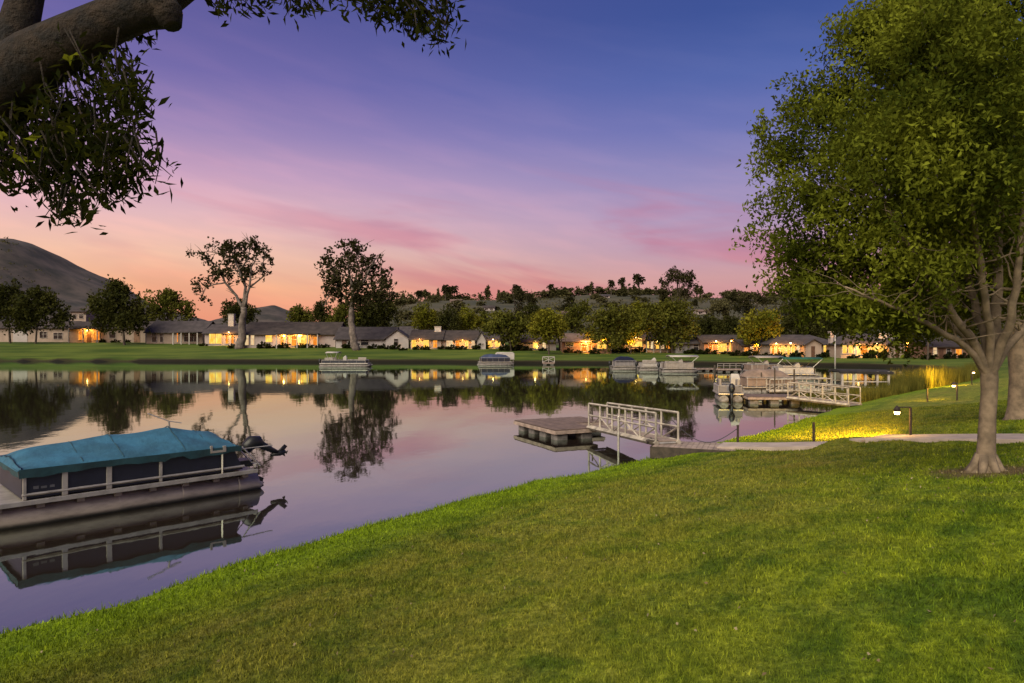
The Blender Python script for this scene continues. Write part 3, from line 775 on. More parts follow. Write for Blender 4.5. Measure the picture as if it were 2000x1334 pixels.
# name, label, trunk px, base py (or D), blobs, leaf, n, leaf size, bark
TT = [
 ('round_tree','dark round tree at the left edge of the far lawn',20,'b',670,[(10,592,40,38),(-20,600,30,32),(35,612,32,30),(15,565,26,16)],'leaf_dark',1900,.8),
 ('round_tree','dark round tree with lighter top, second from the left edge',70,'b',671,[(62,600,36,34),(98,608,34,34),(80,580,30,20),(120,622,18,22),(50,625,30,20)],'leaf_dark',2000,.8),
 ('round_tree','big dark spreading tree left of the grey roofed house',243,'b',674,[(215,600,36,36),(250,605,40,40),(228,568,30,22),(190,590,20,22),(270,622,26,22),(220,555,16,10),(205,628,28,20),(250,628,34,18),(246,560,8,8)],'leaf_dark',3000,.75),
 ('bushy_tree','broad green tree behind the grey roofed house',325,'D',215,[(305,600,30,34),(340,595,30,28),(365,610,16,28),(320,580,20,16),(330,575,18,12)],'leaf_mid',2200,.9),
 ('bushy_tree','shadowy tree behind the fork of the left eucalypt',465,'D',200,[(465,608,26,26),(490,612,14,20),(445,615,12,14)],'leaf_dark',1300,.8),
 ('bushy_tree','dark bushy tree left of the slim pointed tree behind the long ranch house',585,'D',205,[(585,612,20,18),(600,620,18,16),(575,622,10,12)],'leaf_mid',1000,.8),
 ('pointed_tree','slim dark pointed tree behind the long ranch house',627,'D',200,[(627,600,16,20),(630,620,18,20),(620,612,12,14),(640,625,12,14)],'leaf_dark',1200,.7),
 ('oak_tree','large dark tree behind the right eucalypt',735,'D',175,[(735,600,36,36),(712,612,30,34),(755,615,20,34),(740,580,24,16),(725,630,34,18)],'leaf_dark',2800,.75),
 ('olive_tree','grey-green tree left of the large dark tree behind the right eucalypt',676,'D',172,[(668,615,26,24),(655,630,18,16),(690,622,18,24),(672,600,14,10)],'leaf_mid',1400,.65),
 ('round_tree','neat round light green tree, first of the three above the dark roofs',829,'D',190,[(829,615,24,26),(820,628,18,18),(842,626,16,18)],'leaf_light',1500,.6),
 ('oval_tree','dark oval tree in the middle of the three above the dark roofs',876,'D',188,[(876,622,20,28),(866,632,12,18),(888,632,12,18)],'leaf_dark',1300,.6),
 ('round_tree','round tree lit yellow from below, last of the three above the dark roofs',915,'D',192,[(915,620,24,26),(905,632,16,16),(928,630,16,18)],'leaf_light',1500,.6),
 ('spreading_tree','dark spreading tree beside the narrow white gabled house',998,'b',686,[(990,628,32,22),(1015,638,26,26),(965,640,18,14),(1000,655,26,16),(975,618,18,12)],'leaf_mid',1900,.6),
 ('slim_tree','tall slim tree rising against the sky in the hill centre',1012,'D',260,[(1013,575,12,12),(1016,592,10,14),(1010,608,9,12),(1002,572,6,5)],'leaf_euc',520,.8),
 ('palm_like_tree','small round headed tree beside the tall slim tree',1033,'D',265,[(1033,578,8,8),(1033,586,5,6)],'leaf_euc',200,.7),
 ('shade_tree','wide bright green tree in front of the grey house',1072,'b',693,[(1062,630,28,24),(1085,632,22,24),(1048,640,18,18),(1072,650,26,16),(1070,612,20,10),(1097,645,10,14)],'leaf_light',2300,.55),
 ('willow_tree','large willowy tree, left one behind the glowing brick house',1190,'b',690,[(1175,628,34,28),(1200,620,36,28),(1158,650,22,24),(1215,645,30,26),(1185,660,34,18),(1238,632,20,28),(1228,612,18,14),(1200,672,26,10)],'leaf_mid',3200,.6),
 ('amber_tree','tree glowing amber from the house lights below it',1232,'b',691,[(1232,650,18,14),(1240,636,18,18),(1226,664,12,8)],'leaf_light',900,.5),
 ('willow_tree','large willowy tree right of the amber lit one',1313,'b',690,[(1290,620,32,32),(1320,612,34,30),(1345,625,20,28),(1300,648,36,22),(1335,652,20,18),(1272,638,18,22),(1305,598,28,12),(1270,602,18,16),(1312,668,26,12)],'leaf_mid',3400,.6),
 ('umbrella_tree','tall umbrella shaped tree standing above the willowy trees',1325,'D',185,[(1325,540,30,14),(1300,552,16,12),(1348,545,18,12),(1355,556,10,7),(1340,572,18,8),(1318,528,14,8),(1298,572,16,9)],'leaf_euc',1100,.65),
 ('round_tree','very dark round tree right of the grey house with the white flue',1377,'D',158,[(1377,636,32,24),(1362,645,22,18),(1392,640,20,22),(1378,655,30,14)],'leaf_dark',2200,.55),
 ('round_tree','round green tree drooping over the low orange windowed house',1480,'b',695,[(1480,630,32,26),(1462,646,22,20),(1505,640,26,24),(1478,655,28,14),(1500,618,22,14)],'leaf_light',2400,.55),
 ('eucalyptus_tree','sparse dark eucalypt on the skyline left of the right tree',1475,'D',240,[(1452,585,14,14),(1482,582,14,12),(1460,600,18,14),(1495,588,8,8),(1440,600,12,12)],'leaf_euc',800,.8),
 ('pine_tree','very dark pine behind the round green tree',1555,'D',165,[(1550,620,30,26),(1570,635,30,26),(1530,640,24,22),(1555,600,20,14),(1590,645,24,18)],'leaf_dark',2400,.65),
 ('oak_tree','dark oak behind the grey roofed house left of the mast',1620,'D',170,[(1615,625,34,26),(1645,640,30,22),(1600,640,26,18),(1630,600,30,20)],'leaf_dark',2400,.65),
 ('oak_tree','dark oak behind the roof with the vent',1720,'D',168,[(1700,620,40,34),(1740,625,40,34),(1675,640,26,20),(1770,635,30,26),(1720,590,40,24)],'leaf_dark',2800,.7),
 ('oak_tree','dark oak rising behind the brown brick house',1850,'D',165,[(1830,625,40,36),(1880,620,40,40),(1920,640,30,30),(1850,590,40,24)],'leaf_dark',2600,.75),
 ('bushy_tree','dark tree in the gap left of the dark spreading tree, behind the chimney house',948,'D',205,[(948,628,22,20),(960,640,14,14)],'leaf_mid',1000,.7),
 ('bushy_tree','dull green tree behind the wide bright green tree',1050,'D',215,[(1045,612,26,20),(1025,620,16,18)],'leaf_dark',1200,.8),
 ('bushy_tree','grey-green tree between the wide bright green tree and the willowy ones',1125,'D',210,[(1122,615,24,24),(1138,605,16,20),(1110,632,18,16)],'leaf_mid',1300,.8),
 ('bushy_tree','olive tree filling the gap between the two large willowy trees',1252,'D',185,[(1252,615,22,24),(1258,640,16,18),(1246,600,14,12)],'leaf_light',1200,.65),
 ('bushy_tree','low dark tree between the dark round tree and the round green one',1428,'D',200,[(1425,632,24,16),(1412,640,14,14),(1440,640,12,12)],'leaf_dark',900,.7),
 ('bushy_tree','dusky tree on the slope above the very dark round tree',1405,'D',260,[(1405,598,22,14),(1390,606,12,10)],'leaf_hill',800,.9),
 ('lawn_tree','tree with slender trunk on the far right lawn before the vented roof',1812,'b',703,[(1800,612,30,22),(1828,618,28,22),(1812,598,26,14)],'leaf_mid',1600,.5),
]
for nm, lb, bx, kd, bv, bl, lf, n, ls in TT:
    if kd == 'b': far_tree(nm, lb, bx, 0, bl, lf, int(n*2.1), ls*.8, base=G(bx, bv), clump=ls*.8)
    else: far_tree(nm, lb, bx, bv, bl, lf, int(n*2.1), ls*.8, clump=ls*.8)
lamp(None, P(1234, 676, G(1234,690).y-2.5), 2200, aim=(0,.35,.94), cone=120)

# small trees scattered over the hillside: four kinds, copied
protos = []
for q, (nm, bl, lf) in enumerate([('hill_tree', [((0,0,2.4),(3.4,3.2,2.6)),((1.5,0,3.2),(2,2,1.8))], 'leaf_hill'),
                              ('hill_tree', [((0,0,3.2),(4.2,4,3.4)),((-2,1,2.4),(2.6,2.4,2.2))], 'leaf_olive'),
                              ('cypress', [((0,0,4),(1.4,1.4,4)),((0,0,7),(.9,.9,2.6))], 'leaf_olive'),
                              ('hill_tree', [((0,0,7.5),(2.6,2.6,1.8)),((1,0,5.6),(1.6,1.6,1.2)),((-1.4,0,6.4),(1.4,1.4,1))], 'leaf_euc')]):
    t = empty(nm, (0,0,0), ['round scrubby tree dotted over the far hillside','dark broad tree dotted over the far hillside','narrow upright cypress dotted over the far hillside','tall thin stemmed tree dotted over the far hillside'][q],
              'tree', ['round trees on the hillside','dark broad trees on the hillside','cypresses on the hillside','thin stemmed trees on the hillside'][q])
    pts, _ = blob_points(bl, 420, .55, q+40)
    np_mesh('crown', leaf_quads(pts, .95, .75, 0, q), 4, M[lf], parent=t)
    MB().tube([(0,0,-1),(0,0,2),(0,0,bl[0][0][2])], [.35,.28,.1], 6).build('trunk', M['bark_far'], t)
    protos.append(t)
sx_ = rng.uniform(-150, 520, 2600); sy_ = rng.uniform(225, 610, 2600)
sk_ = np.sin(sx_*.05+sy_*.013)+np.sin(sx_*.021-sy_*.03) > -.6
cc = np.array([(x, y, hillz(x, y)+.5) for x, y in zip(sx_[sk_], sy_[sk_])])
ci = rng.integers(0, len(cc), 30000)
tag(np_mesh('scrub', leaf_quads(cc[ci]+rng.normal(size=(30000,3))*np.array([2.0,2.0,.8]), 1.1, .8, 0, 3), 4, M['leaf_hill']), 'dull scrub covering the hillside between the houses', 'scrub', kind='stuff')
used = [False]*4
spots = [(915,560,1),(1075,570,3),(1125,560,1),(1146,560,2),(1170,575,3),(1220,570,2),(1232,580,0),(845,520,1),(870,540,0)]
for i in range(140):
    px = random.uniform(765, 1620); D = random.uniform(225, 590)**1.0
    spots.append((px, D, random.choice([0,0,0,0,1,1,2,3])))
for i in range(34):
    spots.append((random.uniform(770,1600), random.uniform(228,330), random.choice([0,0,1,1])))
for i in range(70):
    spots.append((random.uniform(765,1640), random.uniform(520,598), random.choice([0,0,1,1,1,2,3])))
for px, D, kd in spots:
    X = (px-1000)/F*D
    if kd >= 0:
        o = protos[kd] if not used[kd] else copy_tree(protos[kd]); used[kd] = True
        o.location = (X, D, hillz(X, D)); o.rotation_euler = (0,0,random.uniform(0,6.28))
        q = random.uniform(.55, 1.15)*(1.1 if kd == 3 else 1)*(1.45 if D > 515 else 1); wx_ = random.uniform(1.2, 2.0) if kd < 2 else random.uniform(.8, 1.2)
        o.scale = (q*wx_, q*wx_, q*random.uniform(.75, 1.15))

# shrubs along the house fronts
def shrub_mesh(n, r, h, seed):
    pts, _ = blob_points([((0,0,h*.5),(r,r*.7,h*.5)),((r*.6,0,h*.4),(r*.5,r*.5,h*.4)),((-r*.6,.1,h*.42),(r*.5,r*.5,h*.42))], n, .12, seed)
    pts[:, 2] = np.maximum(pts[:, 2], .03)
    return leaf_quads(pts, .3, .22, 0, seed)
sp0 = None
for i, px in enumerate([205,232,256,402,460,520,528,545,560,592,604,630,640,688,735,752,765,778,792,818,835,866,885,905,940,985,1000,1015,1030,1060,1110,1128,1160,1202,1212,1222,1250,1342,1350,1366,1380,1412,1438,1462,1490,1520,1550,1590,1612,1660,1690,1722,1750,1778,1808,1846,1870]):
    base = 0
    for h in [o for o in C.objects if o.get('category') == 'house' and o.name.startswith('house')]:
        wl = [c for c in h.children if c.name.startswith('wall')][0]
        hw = max(abs(v.co.x) for v in wl.data.vertices); D = h.location.y
        X = (px-1000)/F*D
        if abs(X-h.location.x) < hw+1.5: base = (X, D-.9-(i % 3)*.35-(1.7 if px in (1750,1590,778,792,765) else 0))
    if not base: continue
    if sp0 is None:
        o = sp0 = np_mesh('shrub', shrub_mesh(420, .8, 1.1, 5), 4, M['shrub'])
    else: o = sp0.copy(); C.objects.link(o)
    tag(o, 'low dark shrub planted against the front wall of a lakeside house', 'shrub', 'shrubs along the lakeside house fronts')
    q = random.uniform(.75, 1.35)
    o.location = (base[0], base[1], tz(*base)-.04); o.scale = (q*random.uniform(.9, 1.6), q, q*random.uniform(.7, 1.1)); o.rotation_euler = (0,0,random.uniform(-.5,.5))

# ------------------------------------------------------------------ boats
def at(o, p, rz): o.location = p; o.rotation_euler = (0,0,rz); return o
def pontoons(t, L, Wb, r, z, m='pontoon'):
    for s in (1, -1):
        y = s*(Wb/2-r-.06)
        n = 16
        xs = [(-.02,.75),(0,1),(L-1.15,1),(L-.7,.9),(L-.3,.62),(L-.04,.2)]
        mb = MB().tube([(x, y, z+(1-k_)*r*.75) for x, k_ in xs], [r*k_ for _, k_ in xs], n)
        for sx in np.linspace(.5, L-1.4, 4): mb.tube([(sx-.015,y,z),(sx+.015,y,z)], r*1.012, n, False)
        p = mb.build('pontoon', M[m], t, True)

def simple_boat(label, p, rz, L, Wb, fence='seat', canopy=None, cover=None, motor=True, low=False, cat='boat', name='pontoon_boat', ch=1.9, clen=None):
    t = empty(name, p, label, cat, rz=rz)
    pontoons(t, L, Wb, .27, .12, 'floatm')
    MB().box(0, L-.35, -Wb/2, Wb/2, .42, .52).build('deck', M['alu'], t, bevel=.02)
    h = .95 if low else 1.15
    f = MB()
    for s in (1, -1): f.box(.3, L-.7, s*(Wb/2-.06)-.02, s*(Wb/2-.06)+.02, .56, h-.06)
    f.box(.3, .34, -Wb/2+.1, Wb/2-.1, .56, h-.06); f.box(L-.74, L-.7, -Wb/2+.1, Wb/2-.1, .56, h-.06)
    f.build('fence_panel', M[fence], t)
    rl = MB()
    for s in (1, -1):
        y = s*(Wb/2-.06); rl.bar((.3,y,h),(L-.7,y,h),.05)
        for x in np.linspace(.3, L-.7, 6): rl.bar((x,y,.5),(x,y,h),.05)
    rl.bar((.3,-Wb/2+.06,h),(.3,Wb/2-.06,h),.05); rl.bar((L-.7,-Wb/2+.06,h),(L-.7,Wb/2-.06,h),.05)
    rl.build('rail', M['alu'], t)
    if not cover:
        for x0, s in ((.7, 1), (.7, -1), (L-2.2, 1)):
            MB().box(x0, x0+1.2, s*(Wb/2-.45)-.3, s*(Wb/2-.45)+.3, .52, .92).box(x0, x0+1.2, s*(Wb/2-.2)-.07, s*(Wb/2-.2)+.07, .92, 1.3).build('seat', M['seat'], t, bevel=.05)
        MB().box(L*.45, L*.45+.5, -.75, -.2, .52, 1.35).add([(L*.45,-.75,1.35),(L*.45+.5,-.75,1.35),(L*.45+.35,-.7,1.62),(L*.45+.3,-.25,1.62),(L*.45,-.2,1.35),(L*.45+.5,-.2,1.35)],[(0,1,2),(3,5,4),(1,5,3,2),(0,2,3,4)]).build('console', M['white'], t, bevel=.03)
    if canopy:
        x0 = .8; x1 = x0+(clen or L*.55)
        cb = MB(); n = 7
        for i in range(n):
            a = i/(n-1); y = (a-.5)*Wb*.95; z = ch+.16*math.sin(math.pi*a)
            cb.v += [(x0,y,z),(x1,y,z),(x0,y,z-.05),(x1,y,z-.05)]
        for i in range(n-1):
            b = i*4; cb.f += [(b,b+1,b+5,b+4),(b+2,b+6,b+7,b+3),(b,b+4,b+6,b+2),(b+1,b+3,b+7,b+5)]
        cb.f += [(0,2,3,1),((n-1)*4,(n-1)*4+1,(n-1)*4+3,(n-1)*4+2)]
        cn_ = cb.build('canopy', M[canopy], t, True)
        fr = MB()
        for s in (1, -1):
            y = s*(Wb/2-.08)
            for x in (x0+.1, x1-.1): fr.bar((x*.5+(x0+x1)*.25, y, h), (x, y, ch), .045)
        fr.build('canopy_frame', M['alu'], t)
    if cover:
        xs = np.linspace(.25, L-.65, 9); prof = [.0,.3,.38,.42,.36,.4,.34,.28,.0]; cb = MB(); n = 7
        for x, pz in zip(xs, prof):
            for i in range(n):
                a = i/(n-1)*2-1; cb.v.append((x, a*(Wb/2+.01), h-.12+(1-abs(a)**1.6)*pz*1.3+(.14 if abs(a) < .99 else 0)))
        for i in range(len(xs)-1):
            for j in range(n-1): q = i*n+j; cb.f.append((q, q+n, q+n+1, q+1))
        cb.build('boat_cover', M[cover], t, True)
    if motor:
        mm = MB().tube([(-.28,0,.62),(-.28,0,.8),(-.28,0,1.0),(-.26,0,1.12)], [.13,.19,.17,.07], 10).tube([(-.28,0,.62),(-.3,0,-.2)], [.09,.06], 8)
        mm.build('outboard_motor', M['black'], t, True)
    return t

w = W(672, 716)
simple_boat('long pontoon boat with white rails and tiny stern canopy, moored under the right eucalypt', Vector((w.x-3.2, w.y, 0)), 0, 7.2, 2.4, 'navy', canopy='white', clen=1.8, ch=2.0, low=True)
w = W(968, 713)
simple_boat('boat with flat blue cover moored beside the white boxy shelter', Vector((w.x-2.6, w.y, 0)), .15, 5.4, 2.3, 'navy', cover='bluec', motor=False, name='covered_boat')
t = empty('boat_shelter', W(986, 712)+Vector((0,1.2,0)), 'white boxy boat shelter beside the blue covered boat', 'shelter')
MB().box(-1.5,1.5,-1.1,1.1,.75,1.75).prism([(-1.5,1.753),(1.5,1.753),(1.2,1.92),(-1.2,1.92)],-1.1,1.1).build('canvas_wall', M['white'], t, bevel=.06)
for x in (-1.3,1.3):
    for y in (-.9,.9): MB().tube([(x,y,-1),(x,y,.75)], .07, 8).build('leg', M['alu'], t)
MB().box(-1.5,1.5,-1.1,1.1,.3,.42).build('platform', M['wood_dark'], t)
simple_boat('pontoon boat under dark navy mooring cover, left of the white canopied boat', W(1192, 722)+Vector((.2,0,0)), .05, 3.6, 2.2, 'greywall', cover='navy', motor=True)
simple_boat('long white pontoon boat with bare low rails, directly left of the canopied one', W(1247, 724), .05, 3.4, 2.2, 'white', motor=True, low=True)
simple_boat('white pontoon boat with raised cream canopy beside the far right docks', W(1291, 727), .04, 4.2, 2.3, 'seat', canopy='white', ch=1.85, clen=3.4)
simple_boat('pontoon boat with cream hard top and brown seats in the right dock cluster', W(1474, 735)+Vector((0,3,0)), .1, 4.1, 2.3, 'taupe', canopy='seat', ch=1.9, clen=3.2)
simple_boat('boat under a dark green canopy at the right end of the dock cluster', W(1524, 742)+Vector((0,2,0)), -.1, 4.2, 2.3, 'white', canopy='teal', ch=1.95, clen=3.6)
simple_boat('pontoon boat with faded pink-brown cover, in the middle of the dock cluster', W(1440, 768), .06, 4.2, 2.2, 'taupe', cover='taupe', motor=True)
simple_boat('small stern-on pontoon boat with black outboard at the left tip of the dock cluster', W(1430, 786)+Vector((0,.2,0)), R(80), 3.4, 1.45, 'greywall', low=True, name='small_pontoon_boat')

# ---- the near covered pontoon boat
ux = Vector((-.696,-.718,0)).normalized()
stern = Vector((-6.08,16.55,0)); away = Vector((ux.y, -ux.x, 0))          # away from the camera
Wb, L = 2.3, 5.75
t = empty('covered_pontoon_boat', stern+away*Wb/2, 'pontoon boat with teal canvas cover and navy sides moored at the near left', 'boat', rz=math.atan2(ux.y, ux.x))
# local: x forward, near side = +y
nearsign = 1 if (Matrix.Rotation(math.atan2(ux.y, ux.x), 3, 'Z') @ Vector((0,1,0))).dot(-away) > 0 else -1
Y = lambda y: y*nearsign
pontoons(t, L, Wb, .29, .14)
MB().box(.12, L-.25, -Wb/2-.02, Wb/2+.02, .465, .52).build('deck', M['alu'], t, bevel=.012)
tr = MB()
for s in (1, -1): tr.box(.10, L-.22, s*(Wb/2+.02), s*(Wb/2+.055), .44, .535)
tr.build('deck_trim', M['alu'], t, bevel=.01)
for x in np.linspace(.35, L-.6, 8):
    for s in (1, -1): MB().box(x-.07, x+.07, s*(Wb/2-.30)-.2, s*(Wb/2-.30)+.22, .34, .464).build('pontoon_bracket', M['pontoon'], t, bevel=.01)
C0, C1 = .42, 4.78
fp = MB()
for s in (1, -1): fp.prism([(C0,.55),(C1,.55),(C1,1.12),(.66,1.12)], s*(Wb/2-.08)-.015, s*(Wb/2-.08)+.015)
fp.add([(C0+.01,-Wb/2+.095,.55),(C0+.01,Wb/2-.095,.55),(.665,Wb/2-.095,1.12),(.665,-Wb/2+.095,1.12)],[(0,1,2,3)]); fp.box(C1-.03, C1, -Wb/2+.095, Wb/2-.095, .55, 1.12)
fp.build('fence_panel', M['navy'], t, bevel=.008)
rl = MB()
for s in (1, -1):
    y = s*(Wb/2-.04); rl.bar((C0-.02,y,.63),(C1,y,.63),.042)
rl.build('fence_rail', M['alu'], t)
for x, wd2, zt in ((4.07,.05,1.06),(3.28,.05,1.06),(2.27,.03,1.02),(4.74,.03,1.06)):
    MB().box(x-wd2, x+wd2, Y(Wb/2-.055)-.03, Y(Wb/2-.055)+.03, .53, zt).build('fence_post', M['alu'], t, bevel=.006)
# canvas cover
ridge_x = [.62,.74,.9,1.15,1.45,1.75,2.05,2.4,2.75,3.0,3.2,3.45,3.75,4.05,4.35,4.62,C1+.02]
ridge_z = [1.30,1.40,1.42,1.45,1.52,1.61,1.56,1.525,1.51,1.545,1.52,1.49,1.46,1.44,1.42,1.39,1.27]
cb = MB(); nn = 19
for i, (x, z) in enumerate(zip(ridge_x, ridge_z)):
    for j in range(nn):
        a = j/(nn-1)*2-1; q = abs(a)
        if q > .93: yy = math.copysign(Wb/2+.005, a); zz_ = 1.15 if q < .99 else 1.125
        else:
            yy = a/.93*(Wb/2+.005)*(1 if q < .85 else 1); u_ = q/.93
            sag = .035*math.sin(math.pi*u_)*(1+.6*math.sin(x*5.1+j)) + .012*math.sin(x*9+j*2.1)
            zz_ = 1.16+(z-1.16)*(1-u_**1.35)-sag
        end = 0
        cb.v.append((x, yy, zz_))
m_ = len(ridge_x)
for i in range(m_-1):
    for j in range(nn-1): q = i*nn+j; cb.f.append((q, q+nn, q+nn+1, q+1))
for e_, x in ((0, .52), (m_-1, C1+.035)):
    b0 = len(cb.v)
    for j in range(nn):
        px_, py_, pz_ = cb.v[e_*nn+j]; cb.v.append((x+(.05 if e_ else -.06), py_, 1.1))
    for j in range(nn-1): cb.f.append((e_*nn+j, e_*nn+j+1, b0+j+1, b0+j) if e_ else (e_*nn+j+1, e_*nn+j, b0+j, b0+j+1))
cv_ = cb.build('boat_cover', M['cover'], t, True)
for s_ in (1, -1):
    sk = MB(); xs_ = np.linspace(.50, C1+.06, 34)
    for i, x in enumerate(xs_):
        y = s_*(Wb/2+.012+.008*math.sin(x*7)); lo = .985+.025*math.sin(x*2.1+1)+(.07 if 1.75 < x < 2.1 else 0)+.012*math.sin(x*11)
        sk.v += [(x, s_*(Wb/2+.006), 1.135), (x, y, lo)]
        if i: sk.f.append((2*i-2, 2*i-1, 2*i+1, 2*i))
    sk.build('shaded_skirt', M['shaded_skirt'], cv_, True)
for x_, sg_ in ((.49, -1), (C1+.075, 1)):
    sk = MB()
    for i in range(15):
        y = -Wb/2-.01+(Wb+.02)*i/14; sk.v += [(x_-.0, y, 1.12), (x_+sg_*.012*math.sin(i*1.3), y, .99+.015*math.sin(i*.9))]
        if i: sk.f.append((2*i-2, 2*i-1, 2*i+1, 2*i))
    sk.build('shaded_skirt', M['shaded_skirt'], cv_, True)
for sx_i in (3, 5, 9, 12):
    x = ridge_x[sx_i]; sp_ = [Vector(cb.v[sx_i*nn+j])+Vector((0,0,-.004)) for j in range(1, nn-1)]
    MB().tube(sp_, .011, 6).build('seam', M['cover_dark'], cv_)
sm_ = cv_.modifiers.new('sub', 'SUBSURF'); sm_.levels = 1; sm_.render_levels = 2
MB().tube([(1.7,0,1.55),(1.72,0,1.72)], .02, 6).tube([(1.45,.05,1.66),(1.72,0,1.72),(2.15,-.1,1.93)], .012, 6).build('light_mast', M['alu'], t)
# stern hardware: rod holder post, ladder rails, outboard tilted up
MB().bar((.93,Y(Wb/2-.02),.52),(.93,Y(Wb/2-.02),1.13),.035).box(.86,1.22,Y(Wb/2)-.02,Y(Wb/2)+.02,1.03,1.08).box(1.17,1.22,Y(Wb/2)-.02,Y(Wb/2)+.02,1.08,1.2).box(.86,.93,Y(Wb/2)-.021,Y(Wb/2)+.021,1.08,1.17).bar((-.3,Y(Wb/2-.03),1.045),(.9,Y(Wb/2-.03),1.045),.02).build('rod_holder', M['alu'], t)
MB().bar((.42,Y(Wb/2-.1),1.08),(-.05,Y(Wb/2-.15),.56),.025).bar((.42,Y(Wb/2-.5),1.08),(-.05,Y(Wb/2-.55),.56),.025).bar((.0,Y(Wb/2-.15),.61),(.0,Y(Wb/2-.55),.61),.02).build('stern_rail', M['alu'], t)
MB().tube([(.05,Y(Wb/2-.2),.535),(.05,Y(Wb/2-.2),.62)], [.045,.05], 8).build('mooring_cleat', M['white'], t)
mo = MB().tube([(-.12,0,.76),(-.18,0,.90),(-.30,0,1.0),(-.46,0,1.0),(-.58,0,.90)], [.09,.16,.185,.165,.08], 12)
motor = mo.build('outboard_motor', M['black'], t, True)
MB().tube([(-.45,0,.98),(-.75,0,.80),(-1.0,0,.66)], [.11,.08,.06], 8).tube([(-.82,0,.62),(-1.08,0,.64),(-1.22,0,.66)], [.04,.075,.05], 8).add([(-.95,-.01,.66),(-1.2,-.01,.86),(-1.28,-.01,.8),(-1.1,-.01,.6),(-.95,.01,.66),(-1.2,.01,.86),(-1.28,.01,.8),(-1.1,.01,.6)],[(0,1,2,3),(4,7,6,5),(0,4,5,1),(1,5,6,2),(2,6,7,3),(3,7,4,0)]).build('gear_case', M['black'], motor, True)
pr = MB()
for q in range(3):
    a = q*2.094; c_, s_ = math.cos(a), math.sin(a)
    pr.add([(-1.2,.02*c_,.66+.02*s_),(-1.24,.13*c_-.05*s_,.66+.13*s_+.05*c_),(-1.19,.14*c_+.05*s_,.66+.14*s_-.05*c_)], [(0,1,2)])
pr.build('propeller', M['black'], motor)
MB().box(-.22,.14,-.25,.25,.44,.6).add([(-.2,.2,.1),(-.45,.2,-.05),(-.5,.2,.1),(-.3,.2,.2),(-.2,.26,.1),(-.45,.26,-.05),(-.5,.26,.1),(-.3,.26,.2)],[(0,1,2,3),(4,7,6,5),(0,4,5,1),(1,5,6,2),(2,6,7,3),(3,7,4,0)]).build('motor_mount', M['black'], t)
# faded unreadable lettering on the navy side: smudged strokes
dc = MB()
for x, ww, hh in ((4.55,.09,.06),(4.42,.10,.045),(4.28,.08,.05)):
    dc.box(x-ww/2, x+ww/2, Y(Wb/2-.06)-.004, Y(Wb/2-.06)+.004, .72, .72+hh)
dc.build('faded_decal', M['decal'], t)

# ------------------------------------------------------------------ docks
def dock(label, o, a, b, la, lb, z=.4, ext=None, group=None):
    rz = math.atan2(b.y, b.x)
    t = empty('floating_dock', Vector((o.x, o.y, 0)), label, 'dock', group, rz)
    sgn = 1 if a.cross(b).z < 0 else -1
    rects = [(0, lb, 0, la)]+([ext] if ext else [])
    d = MB(); f = MB()
    for x0, x1, y0, y1 in rects:
        n = max(2, int((x1-x0)/.145))
        for i in range(n): d.box(x0+(x1-x0)*i/n+.004, x0+(x1-x0)*(i+1)/n-.006, y0*sgn, y1*sgn, z-.04, z+.003*((i*7) % 3))
        for q in (y0*sgn, y1*sgn): f.box(x0-.03, x1+.03, q-.03, q+.03, z-.17, z-.042)
        for q in (x0, x1): f.box(q-.03, q+.03, y0*sgn+.035*sgn, y1*sgn-.035*sgn, z-.171, z-.043)
    d.build('deck', M['wood'], t); f.build('fascia', M['wood_edge'], t, bevel=.01)
    for x0, x1, y0, y1 in rects:
        for i in range(max(2, int((x1-x0)/.8))):
            for j in range(max(2, int((y1-y0)/.8))):
                cx = x0+.35+i*(x1-x0-.7)/max(1, int((x1-x0)/.8)-1) if int((x1-x0)/.8) > 1 else x0+.3+i*(x1-x0-.6)
                cy = y0+.35+j*(y1-y0-.7)/max(1, int((y1-y0)/.8)-1) if int((y1-y0)/.8) > 1 else y0+.3+j*(y1-y0-.6)
                MB().box(cx-.24, cx+.24, sgn*cy-.24, sgn*cy+.24, -.15, z-.175).build('float', M['floatm'], t, bevel=.05)
    return t

